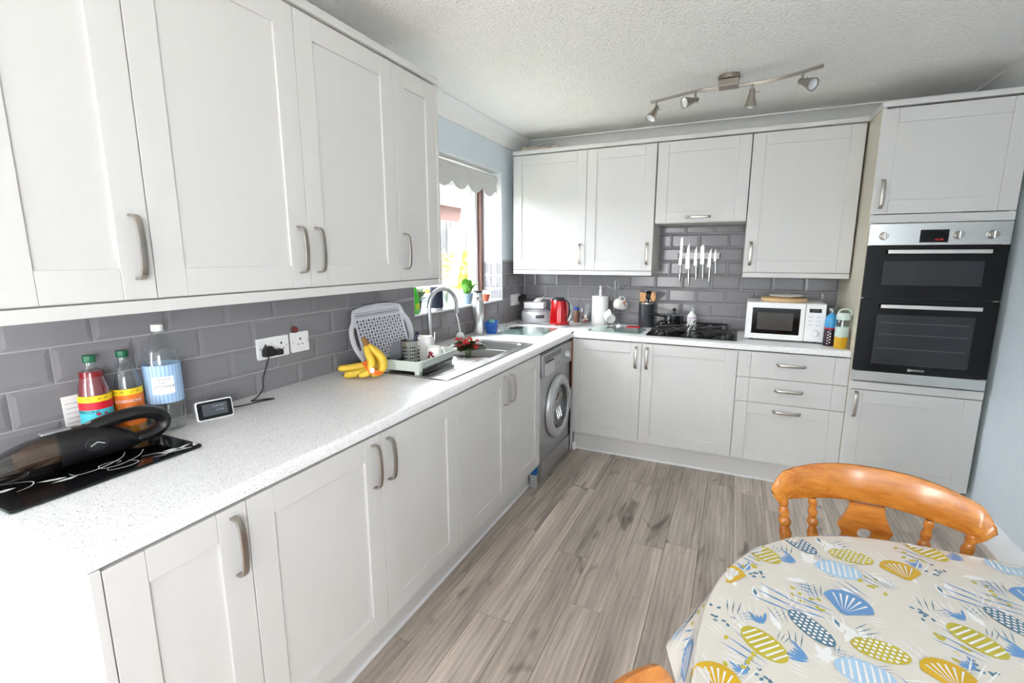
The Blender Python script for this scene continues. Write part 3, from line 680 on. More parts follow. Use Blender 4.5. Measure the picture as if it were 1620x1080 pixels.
MB().lathe([(0,zb+.004),(.022,zb+.004),(.04,zb+.003),(.042,zb+.001)],24,((BX0+BX1)/2,2.1,0)).build('drain', M['chrome'], sk)
# mixer tap
tp = thing('mixer_tap', 'chrome swan-neck mixer tap standing behind the sink', 'tap', (.078, 1.880, ZW1+.0043), 0)
MB().lathe([(0,0),(.027,0),(.027,.006),(.022,.010),(.021,.075),(.018,.085),(0,.085)], 24).build('body', M['chrome'], tp)
pth = [(0,0,.08),(0,0,.26)]+[(0+.0*math.sin(a), .085-.085*math.cos(a), .26+.10*math.sin(a)) for a in [PI*k/14 for k in range(1,14)]]+[(0,.172,.24),(0,.175,.215)]
dirv = Vector((.55,.83,0)).normalized(); pth = [(p[1]*dirv.x, p[1]*dirv.y, p[2]) for p in pth]
MB().tube(pth, .0115, 14).build('spout', M['chrome'], tp)
for s in (-1,1):
    MB().tube([(0,0,.045),(-.012*s,.045*s,.048),(-.012*s,.06*s,.055)],[.012,.012,.009],12).build('valve', M['chrome'], tp)
    MB().tube([(-.012*s,.058*s,.05),(-.012*s,.064*s,.105)],[.006,.004],10).build('lever', M['chrome'], tp)

# ------------------------------------------------------------------ gas hob
HX0, HX1, HY0, HY1 = 1.108, 1.690, 3.015, 3.515
hb = thing('gas_hob', 'black four-burner gas hob set in the far worktop', 'hob', (HX0, HY0, ZW1), 0)
MB().prism(rrect(0,0,HX1-HX0,HY1-HY0,.008,3),'z',.0003,.007).build('plate', M['black'], hb, bevel=.0015)
def burner(cx, cy, r):
    bu = MB().lathe([(0,.030),(r*.6,.030),(r*.68,.026),(r*.68,.022),(r*.9,.020),(r,.014),(r*1.05,.007),(0,.007)],24,(cx,cy,0)).build('burner', M['iron'], hb)
    MB().lathe([(r*.92,.0195),(r*.70,.0222),(r*.70,.0235),(r*.95,.0205)],24,(cx,cy,0)).build('burner_ring', M['chrome'], bu)
for cx, cy, r in ((.145,.145,.033),(.145,.36,.045),(.40,.145,.045),(.40,.36,.033)): burner(cx, cy, r)
for cx in (.145, .40):
    g = MB(); x0,x1,y0,y1 = cx-.115,cx+.115,.035,.47; z = .046
    g.tube([(p[0],p[1],z) for p in rrect(x0,y0,x1,y1,.03,4)], .006, 8, closed=True)
    for yy in (.145,.36):
        for a in (PI/4,3*PI/4,5*PI/4,7*PI/4): g.tube([(cx+.025*math.cos(a),yy+.025*math.sin(a),z+.004),(cx+.11*math.cos(a),yy+.10*math.sin(a),z+.002)],.0055,8)
    for (px_,py_) in ((x0,y0+.04),(x1,y0+.04),(x0,y1-.04),(x1,y1-.04)): g.tube([(px_,py_,z),(px_,py_,.0072)],.006,8)
    g.build('pan_support', M['iron'], hb)
for i, (x,y) in enumerate(((.53,.08),(.545,.13),(.555,.18),(.53,.235))):
    MB().lathe([(0,.026),(.013,.026),(.015,.022),(.017,.007),(0,.007)],16,(x,y,0)).build('control_knob', M['blackpl'], hb)

# ------------------------------------------------------------------ microwave
mw = thing('microwave_oven', 'white microwave oven on the worktop next to the tall unit', 'microwave', (1.735, 3.125, ZW1), math.radians(-1.0))
MWW, MWH, MWD = .445, .252, .33
MB().box(0,.014,.012,MWW,MWD,MWH).build('case', M['white'], mw, bevel=.004)
MB().box(0,-.004,.012,.335,.0135,MWH).build('door', M['white'], mw, bevel=.004)
MB().box(.035,-.0052,.048,.308,-.0042,MWH-.035).build('door_window', M['black'], mw); MB().box(.065,-.006,.075,.270,-.0054,MWH-.065).build('mesh_screen', mat('grey_mesh_screen', rgb(58,54,50), .2), mw)
MB().box(.337,-.004,.012,MWW,.0135,MWH).build('control_panel', M['white'], mw, bevel=.004)
ds = MB().box(.355,-.0052,.198,.405+.015,-.0042,.222).build('display', M['black'], mw)
text_mb('00:00', .014).xf(Matrix.Translation((.3875,-.0056,.210))).build('digits', mat('dim_green_digits', rgb(90,96,92), .5), ds)
for r in range(3):
    for c in range(2): MB().box(.352+.042*c,-.0058,.165-.026*r,.380+.042*c,-.0042,.176-.026*r).build('button', mat('pale_grey_button', rgb(222,222,224), .4) if (r,c)==(0,0) else bpy.data.materials['pale_grey_button'], mw, bevel=.002)
MB().lathe([(0,-.024),(.018,-.024),(.021,-.018),(.022,-.006),(.025,-.0042)],24,(.392,0,.068),'y').build('dial', M['white'], mw)
for x in (.04,MWW-.04):
    for y in (.05,MWD-.04): MB().lathe([(0,0),(.012,0),(.012,.012),(0,.012)],12,(x,y,0)).build('foot', M['blackpl'], mw)
wb = thing('round_wooden_board', 'round pale wooden board lying on top of the microwave', 'board', (1.955, 3.27, ZW1+MWH+.0005), .3)
MB().lathe([(0,0),(.13,0),(.135,.004),(.135,.020),(.131,.024),(0,.024)], 40).build('slab', M['board'], wb)
MB().lathe([(.118,.0242),(.124,.0246),(.124,.0242)], 40).build('groove_ring', M['bamboo'], wb)
pl = thing('white_plate', 'white plate on the round wooden board', 'plate', (1.965, 3.28, ZW1+MWH+.026), 0)
MB().lathe([(0,0),(.05,0),(.055,.003),(.095,.010),(.102,.013),(.100,.016),(.055,.008),(0,.006)], 40).build('dish', M['ceramic'], pl); MB().lathe([(.045,-.0004),(.052,-.0004),(.053,.002),(.045,.001)],32).build('foot_ring', M['ceramic'], pl)

# ------------------------------------------------------------------ ceiling spotlight bar
fx = thing('ceiling_spotlight_bar', 'wavy nickel ceiling bar carrying four spotlights', 'ceiling light', (1.545, 2.575, H), 0)
bp_ = smooth([(-.42,.10,-.055),(-.26,.035,-.055),(-.12,-.01,-.055),(0,-.005,-.055),(.12,.0,-.055),(.26,-.035,-.055),(.41,-.125,-.055)], 6)
MB().tube(bp_, .005, 8).build('bar', M['nickel'], fx); MB().tube([p+Vector((.004,.022,0)) for p in bp_], .005, 8).build('bar', M['nickel'], fx)
MB().prism(circ(.055,32,0,.01,.055),'z',-.022,-.0005).build('ceiling_rose', mat('taupe_nickel_rose', rgb(150,142,132), .4, .8), fx, bevel=.004)
MB().box(-.05,-.03,-.060,.05,.05,-.0225).build('junction_box', bpy.data.materials['taupe_nickel_rose'], fx, bevel=.004)
def spot(px_, py_, aim):
    a = Vector(aim).normalized(); top = Vector((px_,py_,-.06)); piv = top+Vector((0,0,-.038))
    st_ = MB().tube([top+Vector((0,0,.008)), piv], .0055, 8).build('stem', M['nickel'], fx)
    q = Vector((0,0,-1)).rotation_difference(a).to_matrix().to_4x4(); T = Matrix.Translation(piv) @ q
    h = MB().lathe([(0,.018),(.010,.018),(.014,.012),(.015,-.010),(.030,-.066),(.031,-.072),(.029,-.072),(.026,-.062),(.012,-.02),(0,-.02)], 24).xf(T).build('spot_head', M['nickel'], fx)
    MB().lathe([(0,-.060),(.012,-.061),(.026,-.066),(.026,-.062),(0,-.055)], 20).xf(T).build('bulb', mat('halogen_glass', rgb(226,228,230), .1, .4) if 'halogen_glass' not in bpy.data.materials else bpy.data.materials['halogen_glass'], h)
    MB().tube([T @ Vector((.012,0,-.005)), T @ Vector((.034,0,.004))], .0022, 6).build('tilt_pin', M['nickel'], h)
spot(-.385,.085+.011,(-.35,-.45,-.8)); spot(-.165,.008+.011,(-.75,-.62,-.28)); spot(.115,.0+.011,(-.05,.05,-1)); spot(.335,-.07+.011,(.62,-.62,-.45))
# ------------------------------------------------------------------ things on the left worktop
ZT = ZW1+.0004
def col(name, c, rough=.45, metal=0, **k):
    return bpy.data.materials.get(name) or mat(name, rgb(*c), rough, metal, **k)
# glass worktop saver with a white floral print
gb = thing('worktop_saver', 'black glass worktop saver with white flower swirls', 'board', (0,0,ZT), 0)
MB().prism(rrect(.045,.012,.285,.425,.008,3),'z',.003,.0085).build('glass_plate', M['black'], gb, bevel=.001)
MB().prism(rrect(.0455,.0125,.2845,.4245,.008,3),'z',.0008,.003).build('glass_edge', clear('greenish_glass_edge', (.7,.9,.85,1), .3), gb)
for x in (.06,.27):
    for y in (.03,.41): MB().lathe([(0,0),(.006,0),(.006,.001),(0,.001)],10,(x,y,0)).build('rubber_foot', M['white'], gb)
pr = MB(); zp = .0089
def ribbon(pts, w0):
    P = smooth([(x,y,zp) for x,y in pts], 6); n_ = len(P); V = []; F = []
    for i, p in enumerate(P):
        t = (P[min(i+1,n_-1)]-P[max(i-1,0)]).normalized(); s = Vector((-t.y,t.x,0)); u = i/(n_-1); w_ = w0*(.25+.75*math.sin(PI*min(1,u*.9+.1)))
        V += [p+s*w_, p-s*w_]
    for i in range(n_-1): F.append((2*i,2*i+1,2*i+3,2*i+2))
    pr.add(V,F)
def leaf(x, y, a, L, w_):
    c, s = math.cos(a), math.sin(a); O = [(0,0),(.3*L,w_),(.65*L,w_*.8),(L,0),(.6*L,-w_*.35),(.25*L,-w_*.5)]
    pr.add([(x+c*p-s*q, y+s*p+c*q, zp) for p,q in O], [list(range(6))])
for x,y,a,L,w_ in ((.19,.15,-2.1,.055,.008),(.205,.165,-1.7,.05,.008),(.262,.36,.3+PI/2,.06,.008),(.25,.33,1.2,.075,.010),(.235,.345,.9,.06,.011),(.272,.405,2.0,.03,.006),(.262,.412,2.3,.03,.006),(.15,.07,-1.8,.06,.01),(.10,.10,2.5,.05,.01)): leaf(x,y,a,L,w_)
ribbon([(.14,.30),(.18,.27),(.205,.21),(.20,.165),(.17,.16)], .0014)
ribbon([(.17,.33),(.205,.30),(.225,.25),(.215,.215),(.19,.215),(.185,.24),(.20,.26),(.212,.245)], .0012)
ribbon([(.215,.27),(.245,.28),(.255,.25),(.24,.215),(.225,.22)], .0012)
ribbon([(.22,.30),(.235,.335),(.255,.345),(.265,.33),(.25,.31)], .0014)
ribbon([(.24,.33),(.26,.37),(.275,.40)], .0016); ribbon([(.10,.06),(.14,.10),(.17,.09),(.18,.06)], .0013)
pr.build('flower_print', M['white'], gb, recalc=False)

# cordless hand vacuum lying on the glass board, nose to the near end
hv = thing('handheld_vacuum', 'black cordless handheld vacuum lying on the glass board', 'vacuum cleaner', (.135, .425, ZT+.0088), math.radians(-96))
# local: x from the handle end (0) to the nose (.43), z up
def loft(secs, n_=20):
    """secs: (x, zc, ry, rz, squareness)"""
    V = []; F = []
    for (x, zc, ry, rz, e_) in secs:
        for k in range(n_):
            a = 2*PI*k/n_; c, s = math.cos(a), math.sin(a)
            V.append((x, ry*math.copysign(abs(c)**e_, c), zc+rz*math.copysign(abs(s)**e_, s)))
    for i in range(len(secs)-1):
        F += [(i*n_+k, i*n_+(k+1)%n_, (i+1)*n_+(k+1)%n_, (i+1)*n_+k) for k in range(n_)]
    F += [list(range(n_))[::-1], [(len(secs)-1)*n_+k for k in range(n_)]]
    return MB().add(V, F)
loft([(.085,.022,.018,.015,.8),(.105,.032,.034,.028,.8),(.13,.040,.043,.036,.8),(.16,.045,.046,.043,.8),(.21,.050,.050,.048,.8),(.255,.050,.050,.048,.8),(.262,.050,.049,.047,.8)]).build('motor_body', mat('satin_black_plastic', rgb(24,24,26), .3, .2, var=.1), hv)
dc = clear('smoky_clear_plastic', (.36,.34,.32,1), .25)
loft([(.2625,.050,.048,.046,.8),(.31,.046,.045,.042,.8),(.37,.036,.040,.030,.8),(.42,.024,.036,.018,.8),(.455,.014,.032,.010,.8)]).build('dust_cup', dc, hv)
loft([(.2627,.050,.034,.034,.9),(.30,.048,.030,.030,.9),(.335,.044,.022,.022,.9)],16).build('filter_cone', mat('dusty_filter', rgb(150,118,96), .9, var=.2, vscale=40), hv)
hp = smooth([(.21,0,.080),(.16,0,.092),(.10,0,.098),(.05,0,.092),(.018,0,.068),(.022,0,.040),(.06,0,.026),(.12,0,.026)], 5)
MB().tube(hp, [.015+.004*math.sin(PI*i/(len(hp)-1)) for i in range(len(hp))], 12, flat=1.35).build('handle', M['blackpl'], hv)
MB().tube([p+Vector((0,0,.0105)) for p in hp[2:16]], .006, 8, flat=2.0).build('silver_trim', M['silver'], hv)
MB().box(.225,-.012,.094,.285,.012,.101).build('release_catch', M['silver'], hv, bevel=.003)
for s in (-1,1):
    MB().prism(circ(.026,20,.19,.052,.020),'y',s*.0475,s*.0505).build('vent_boss', M['blackpl'], hv, bevel=.002)
    MB().tube([(.175,s*.051,.050),(.19,s*.0515,.058),(.205,s*.051,.050)],.0025,6).build('vent_slot', M['chrome'], hv)

# bottles
def bottle(name, label, loc, prof, mat_, rot=0, cat='bottle', n_=28):
    t = thing(name, label, cat, loc, rot); MB().lathe(prof, n_).build('bottle_body', mat_, t); return t
def capm(t, r, z0, z1, c, nm): 
    MB().lathe([(r*.96,z0),(r,z0+.002),(r,z1-.002),(r*.94,z1),(0,z1)],24).build('cap', col(nm, c, .4), t)
sq = [(0,.002),(.030,.0),(.037,.006),(.038,.03),(.038,.15),(.036,.175),(.030,.205),(.021,.228),(.0135,.242),(.0135,.252)]
VA = math.atan2(CAM.y-.36, CAM.x-.0)      # labels face the room
def squash(label, loc, liquid, fill, lab, words, capc, seed):
    t = bottle('squash_bottle', label, loc, sq, M['clear'], 0)
    P = [(max(r-.0015,0),z) for r, z in sq if z < fill]
    rr = P[-1][0]; P += [(rr*.97,fill),(0,fill)]
    MB().lathe(P,24).build('liquid', liquid, t); capm(t, .0155, .250, .270, capc, 'green_cap')
    R = .0384
    lo, hi = .045, .158
    MB().merge(band(R, lo, hi, VA-1.5, VA+1.5)).build('label', lab, t)
    MB().merge(band(R, .140, .158, VA-1.5, VA+1.5, off=.0002)).build('price_band', col('yellow_price_band', (250,210,30), .5), t)
    for dx in (-.022, .018): wrap(text_mb('£1.39', .010, spacing=1.05), R, .149, VA+dx/R, .0006).build('price', M['blackpl'], t)
    return t, R
liq_red = mat('dark_red_cordial', rgb(120,10,22), .15, var=.1, coat=.3); liq_or = mat('orange_cordial', rgb(214,140,24), .15, var=.1, coat=.3)
t, R = squash('bottle of dark red fruit squash beside the paper note', (.004,.309,ZT), liq_red, .225, col('turquoise_label', (70,188,204), .5), '', (16,92,60), 1)
MB().merge(band(R,.118,.140,VA-1.5,VA+1.5,off=.0002)).build('red_band', col('red_label_band', (206,24,44), .5), t)
m_ = MB()
for (dx,dz,rr) in ((.004,.105,.004),(.014,.092,.0035),(-.008,.085,.003),(.02,.105,.003),(.0,.072,.0035)): m_.add([(R*0+dx+rr*math.cos(2*PI*k/10)*1.5, 0, dz+rr*math.sin(2*PI*k/10)) for k in range(10)], [list(range(10))])
wrap(m_, R, 0, VA, .0004).build('fruit_print', col('raspberry_print', (186,20,70), .5), t)
wrap(text_mb('ROBINSONS', .013), R, .112, VA-.75, .0006).build('lettering', M['blackpl'], t)
t, R = squash('nearly empty orange squash bottle with a summer wheels label', (.006,.389,ZT), liq_or, .05, col('orange_label', (236,120,34), .5), '', (16,92,60), 2)
m_ = MB().add([(.030*math.cos(2*PI*k/28),0,.092+.034*math.sin(2*PI*k/28)) for k in range(28)],[list(range(28))]); wrap(m_,R,0,VA,.0002).build('teal_disc', col('teal_label_disc',(30,110,120),.5), t)
m_ = MB().add([(.023*math.cos(2*PI*k/28),0,.084+.024*math.sin(2*PI*k/28)) for k in range(28)],[list(range(28))]); wrap(m_,R,0,VA,.0004).build('red_disc', col('coral_label_disc',(206,86,60),.5), t)
wrap(text_mb('ROBINSONS', .0125), R, .121, VA, .0008).build('brand_lettering', M['white'], t)
for k, s in enumerate(('WIN','YOUR','SUMMER','WHEELS!')): wrap(text_mb(s, .0105), R, .101-.0105*k, VA, .0008).build('slogan', M['white'], t)
lem = [(0,.006),(.018,.004),(.034,.0),(.044,.006),(.049,.03),(.050,.06),(.050,.075),(.0505,.08),(.0505,.19),(.050,.20),(.050,.225),(.046,.255),(.034,.285),(.020,.305),(.0135,.312),(.0135,.322)]
t = bottle('lemonade_bottle', 'large clear lemonade bottle with blue striped label', (.030,.480,ZT), lem, M['clear'])
fl_ = [(0,.008),(.03,.006),(.042,.010),(.0475,.03),(.0485,.06),(.0485,.070),(0,.070)]; MB().lathe(fl_,24).build('drink', clear('clear_lemonade',(.90,.92,.90,1),.2), t)
capm(t, .0155, .318, .338, (236,236,232), 'white_cap')
for k in range(5):
    a = 2*PI*k/5; MB().ball((.028*math.cos(a),.028*math.sin(a),.014),(.016,.016,.0135),10,6).build('base_lobe', M['clear'], t)
VA = math.atan2(CAM.y-.49, CAM.x-.035); R = .0508
MB().merge(band(R,.095,.215,0,2*PI,40)).build('label', col('pale_blue_label',(168,196,224),.5), t)
st = MB()
for k in range(30): st.merge(band(R,.095,.215,2*PI*k/30,2*PI*k/30+.09,1,off=.0002))
st.build('stripes', col('blue_label_stripe',(140,174,212),.5), t)
MB().merge(band(R,.125,.180,VA-.62,VA+.55,12,off=.0004)).build('name_panel', M['white'], t)
for k,(s,z,h) in enumerate((('TESCO',.171,.012),('DIET',.160,.010),('LEMONADE',.149,.011))): wrap(text_mb(s,h),R,z,VA-.03,.0008).build('lettering', col('dark_grey_print',(70,72,84),.6), t)
ln = MB(); 
for z in (.139,.134,.129): ln.add([(-.024,0,z),(.022,0,z),(.022,0,z+.0012),(-.024,0,z+.0012)],[(0,1,2,3)])
wrap(ln,R,0,VA-.03,.0008).build('small_print', bpy.data.materials['dark_grey_print'], t)
# paper note leaning on the tiles
pn = thing('paper_note', 'white paper note leaning against the tiles behind the bottles', 'paper', (WX+.024, .285, ZT), LROT)
MB().prism([(-.035,0),(.035,0),(.035,.155),(-.035,.155)],'y',0,.0006).xf(Matrix.Rotation(-.05,4,'X')).build('sheet', M['ceramic'], pn)
nl = MB()
for k in range(9): nl.add([(-.028,-.0006,.02+.014*k),(-.028+random.uniform(.02,.05),-.0006,.02+.014*k),(-.0+random.uniform(0,.02),-.0006,.0215+.014*k),(-.028,-.0006,.0215+.014*k)],[(0,1,2,3)])
nl.xf(Matrix.Rotation(-.05,4,'X')).build('handwriting', col('pale_ink',(150,150,170),.8), pn)
# energy monitor with its cable
em = thing('energy_monitor', 'small black-screened energy monitor propped on the worktop', 'monitor', (.078,.602,ZT), LROT-.30)
ti = Matrix.Rotation(-.22,4,'X')
MB().prism(rrect(-.056,0,.056,.066,.008,4),'y',-.006,.012).xf(ti).build('case', M['white'], em, bevel=.002)
MB().prism(rrect(-.052,.004,.052,.062,.006,4),'y',-.0072,-.0062).xf(ti).build('screen_bezel', M['black'], em)
MB().box(-.038,-.0082,.014,.038,-.0074,.054).xf(ti).build('screen', col('dim_grey_screen',(74,78,84),.2), em)
sd = MB().merge(text_mb('0.46 kW',.010),Matrix.Translation((.012,-.0088,.044))).merge(text_mb('£ 0.98',.010),Matrix.Translation((.014,-.0088,.030))); sd.xf(ti).build('readout', col('pale_readout',(150,156,162),.4), em)
MB().prism([(.010,.004),(.045,0),(.012,.045)],'x',-.02,.02).build('stand', M['blackpl'], em)
# sockets
def socket(label, y0, y1, z0, z1, holes):
    s = thing('wall_socket', label, 'socket', (WX+.0095, (y0+y1)/2, (z0+z1)/2), LROT)
    w_, h_ = y1-y0, z1-z0
    MB().prism(rrect(-w_/2,-h_/2,w_/2,h_/2,.004,3),'y',-.011,0).build('plate', M['white'], s, bevel=.002)
    for hx in holes:
        p = MB(); p.box(hx-.004,-.0114,.008,hx+.004,-.0108,.017); p.box(hx-.014,-.0114,-.012,hx-.007,-.0108,-.008); p.box(hx+.007,-.0114,-.012,hx+.014,-.0108,-.008); p.build('pin_hole', M['blackpl'], s)
    for hx in ([h+(.021 if h < 0 else -.021) for h in holes] if len(holes) == 2 else []): MB().box(hx-.006,-.0140,.006,hx+.006,-.0105,.028).build('switch', M['ceramic'], s, bevel=.001)
    for hx in (-w_*.42,w_*.42): MB().lathe([(0,-.0122),(.003,-.012),(.003,-.0108)],10,(hx,0,0),'y').build('screw', M['nickel'], s)
    return s
socket('white double socket with a black plug in its left half', .868,1.016,1.048,1.134,(-.037,.037))
socket('white single socket right of the double socket', 1.030,1.122,1.050,1.136,(.0,))
pg = thing('black_plug', 'black three-pin plug in the double socket with a trailing lead', 'plug', (WX+.0215,.905,1.083), LROT)
MB().prism([(-.024,-.022),(.024,-.022),(.022,.006),(.010,.020),(-.010,.020),(-.022,.006)],'y',-.030,-.0005).build('plug_body', M['blackpl'], pg, bevel=.005)
MB().box(.018,-.042,-.020,.050,-.012,.004).build('adapter', M['blackpl'], pg, bevel=.004)
# lead in plug-local coordinates: x=along wall, -y=out of wall
cb = smooth([(-.004,-.020,-.02),(-.03,-.030,-.06),(-.052,-.035,-.10),(-.056,-.035,-.14),(-.09,-.040,-.166),(-.12,-.05,-.170),(-.08,-.075,-.170),(-.06,-.10,-.170),(-.11,-.09,-.168),(-.17,-.075,-.169),(-.23,-.060,-.165)],6)
MB().tube(cb,.0024,8).build('lead', M['blackpl'], pg)
orn = thing('dried_flower_cluster', 'tiny reddish-brown dried cluster on top of the single socket', 'ornament', (WX+.018,1.052,1.1362), 0)
for k in range(11):
    MB().ball((random.uniform(-.006,.008),random.uniform(-.018,.018),.008+random.uniform(0,.014)),random.uniform(.005,.008),8,5).build('bud', col(('dried_red','dried_brown')[k%2],((150,50,44),(96,62,50))[k%2],.8), orn)
MB().lathe([(0,0),(.012,0),(.012,.003),(0,.003)],12).build('base', bpy.data.materials['dried_brown'], orn)

# patterned tray leaning on the tiles
tr = thing('serving_tray', 'pale grey plastic tray with lattice print leaning on the tiles', 'tray', (.055,1.552,ZT), LROT)
TI = Matrix.Rotation(-.27,4,'X')          # leans back towards the wall (local +y)
M['tray'] = mat('pale_lilac_grey_plastic', rgb(216,216,222), .4, var=.02)
def tray_outline(s=1.0, n_=8):
    P = [(-.178,.004),(.178,.004),(.20,.05),(.225,.10),(.236,.155),(.225,.21),(.198,.245),(.182,.285),(.15,.303),(0,.315),(-.15,.303),(-.182,.285),(-.198,.245),(-.225,.21),(-.236,.155),(-.225,.10),(-.20,.05)]
    C = Vector((0,.155)); return [tuple(C+(Vector(p)-C)*s) for p in [(q.x,q.y) for q in smooth([(a,c,0) for a,c in P],3,closed=True)]]
o_, i_ = tray_outline(), tray_outline(.955)
MB().ring_prism(o_, i_, 'y', -.016, .002).xf(TI).build('rim', M['tray'], tr, bevel=.002)
fx_ = [(-.172,.010),(.172,.010),(.182,.04),(.182,.275),(.172,.288),(.145,.298),(0,.309),(-.145,.298),(-.172,.288),(-.182,.275),(-.182,.04)]
MB().prism(fx_,'y',-.002,.002).xf(TI).build('base', M['tray'], tr)
for s in (-1,1):
    mid = [(s*.176,.05),(s*.2,.06),(s*.222,.12),(s*.222,.19),(s*.2,.245),(s*.176,.25)]
    inn = [(s*.182,.10),(s*.196,.095),(s*.208,.125),(s*.208,.185),(s*.196,.215),(s*.182,.21)]
    MB().ring_prism(mid,inn,'y',-.006,.002).xf(TI).build('handle', M['tray'], tr)
pm = MB()
for r in range(13):
    for c in range(17):
        x = -.160+.020*c; z = .052+.0155*r; w_ = .0082 if (r+c)%2 == 0 else .0052
        pm.add([(x-w_,-.0024,z),(x,-.0024,z-w_*1.1),(x+w_,-.0024,z),(x,-.0024,z+w_*1.1)],[(0,1,2,3)])
for z in (.268,.034):
    for c in range(30):
        x = -.165+.0114*c; pm.add([(x-.004,-.0024,z-.004),(x+.004,-.0024,z-.004),(x+.003,-.0024,z+.004),(x-.003,-.0024,z+.004)],[(0,1,2,3)])
for z in (.258,.278,.046): pm.add([(-.17,-.0024,z),(.17,-.0024,z),(.17,-.0024,z+.002),(-.17,-.0024,z+.002)],[(0,1,2,3)])
pm.xf(TI).build('lattice_print', col('slate_blue_print',(84,86,104),.6), tr, recalc=False)

# bananas
bn = thing('banana_bunch', 'bunch of yellow bananas with an orange band', 'bananas', (.136,1.252,ZT), 0)
M['banana'] = mat('banana_skin', rgb(226,190,60), .5, var=.10, vscale=25); M['btip'] = mat('banana_tip', rgb(110,84,40), .8)
def banana(pts, r, nm='banana'):
    P = smooth(pts, 4); n_ = len(P); R_ = [r*(.35+.65*min(1,math.sin(PI*min(max((i+.6)/(n_),0),1))**.45)) for i in range(n_)]
    o = MB().tube(P, R_, 7).build(nm, M['banana'], bn, angle=60)
    e = (P[-1]-P[-2]).normalized(); MB().tube([P[-1]-e*.003,P[-1]+e*.008],[R_[-1]*.8,.004],7).build('tip', M['btip'], o)
E1, E2 = Vector((.907,.42,0)), Vector((-.42,.907,0))
def bl_(pts): return [E1*p[0]+E2*p[1]+Vector((0,0,p[2])) for p in pts]
banana(bl_([(.030,.0,.150),(.055,.0,.130),(.088,.0,.098),(.098,.0,.060),(.080,-.008,.028),(.045,-.02,.020)]), .0200)
banana(bl_([(.026,-.012,.148),(.040,-.025,.115),(.055,-.034,.080),(.052,-.040,.050),(.032,-.044,.030),(.0,-.046,.022)]), .0185)
banana(bl_([(.034,.012,.146),(.060,.028,.11),(.074,.034,.07),(.060,.020,.042),(.010,-.004,.030),(-.05,-.036,.022),(-.068,-.044,.024)]), .0190)
banana(bl_([(.022,.006,.146),(.035,.018,.11),(.040,.022,.08),(.020,.016,.058),(-.03,.004,.048),(-.085,-.006,.044),(-.105,-.008,.044)]), .0185)
banana(bl_([(.036,.018,.144),(.055,.045,.11),(.060,.055,.07),(.035,.050,.032),(-.02,.036,.021),(-.075,.02,.022)]), .0185)
MB().tube(bl_([(.032,.0,.138),(.026,.0,.158),(.016,.0,.176),(.010,0,.184)]),[.016,.013,.011,.010],7).build('stalk', mat('banana_stalk', rgb(140,96,44), .7), bn)
bd = MB(); P_ = [bl_([p])[0] for p in ((.004,-.012,.070),(.030,-.050,.056),(.058,-.066,.034),(.088,-.040,.018))]; Q_ = [bl_([p])[0] for p in ((.038,-.010,.092),(.060,-.048,.066),(.086,-.050,.044),(.106,-.020,.030))]
P_ = smooth(P_,4); Q_ = smooth(Q_,4); bd.add([v for pq in zip(P_,Q_) for v in pq],[(2*i,2*i+1,2*i+3,2*i+2) for i in range(len(P_)-1)])
bd.build('orange_band', mat('orange_wrapper', rgb(244,120,36), .5), bn)
c_ = bl_([(.066,-.0655,.050)])[0]; d1_, d2__ = E1*.009+Vector((0,0,-.003)), E2*.006+Vector((0,0,.010))
MB().add([c_-d1_-d2__-E2*.002,c_+d1_-d2__-E2*.002,c_+d1_+d2__-E2*.002,c_-d1_+d2__-E2*.002],[(0,1,2,3)]).build('barcode_sticker', M['white'], bn)

# dish rack with cutlery pot and crockery
rk_ = thing('dish_rack', 'pale green plastic dish rack on the drainer', 'dish rack', (.245,1.535,ZT+.0045), math.radians(4))
M['rack'] = mat('pale_sage_plastic', rgb(206,214,206), .4, var=.02)
ox, oy = .125, .185
def rr_(s, z): return [(p[0],p[1],z) for p in rrect(-ox*s,-oy*s,ox*s,oy*s,.03,5)]
rg = [rr_(.90,.016), rr_(1.0,.062), rr_(1.03,.064), rr_(1.03,.068), rr_(.99,.068), rr_(.885,.021)]
n = len(rg[0]); V = [p for r in rg for p in r]; F = []
for i in range(5): F += [(i*n+k, i*n+(k+1)%n, (i+1)*n+(k+1)%n, (i+1)*n+k) for k in range(n)]
F += [list(range(n))[::-1], [5*n+k for k in range(n)]]
MB().add(V,F).build('tub', M['rack'], rk_)
for i in range(16): MB().box(ox*.905,-oy*.8+i*.0185,.018,ox*.915+.004,-oy*.8+i*.0185+.008,.030).build('slot', M['blackpl'], rk_)
for x in (-.09,.09):
    for y in (-.15,.15): MB().box(x-.012,y-.012,0,x+.012,y+.012,.017).build('foot', M['rack'], rk_)
RZ = ZT+.0045+.0215
cp_ = thing('cutlery_pot', 'perforated steel cutlery pot standing in the dish rack', 'pot', (.240,1.475,RZ), 0)
MB().lathe([(0,0),(.044,0),(.046,.002),(.046,.118),(.047,.120),(.045,.120),(.0445,.004),(0,.004)],40).build('cup', M['steel'], cp_)
ho = MB(); va = math.atan2(CAM.y-1.46, CAM.x-.26)
for r in range(5):
    for c in range(-5,6):
        if c in (-2,2): continue
        a = va+.25+c*.22; z = .022+.017*r; h = MB().prism(circ(.0042,10),'y',-.0003,.0003); 
        ho.merge(h, Matrix.Translation((.0463*math.cos(a),.0463*math.sin(a),z)) @ Matrix.Rotation(a+PI/2,4,'Z'))
ho.build('perforation', M['blackpl'], cp_)
kn_ = thing('peeler_handle', 'dark navy utensil handle poking out of the cutlery pot', 'utensil', (.240,1.475,RZ+.006), 0)
MB().tube([(.0,.0,0),(.012,.02,.10),(.017,.032,.135)],[.005,.007,.010],10).build('handle', col('navy_plastic',(24,26,58),.35), kn_); MB().tube([(.017,.032,.135),(.021,.042,.150)],[.011,.004],10).build('end_cap', col('navy_plastic',(24,26,58)), kn_)
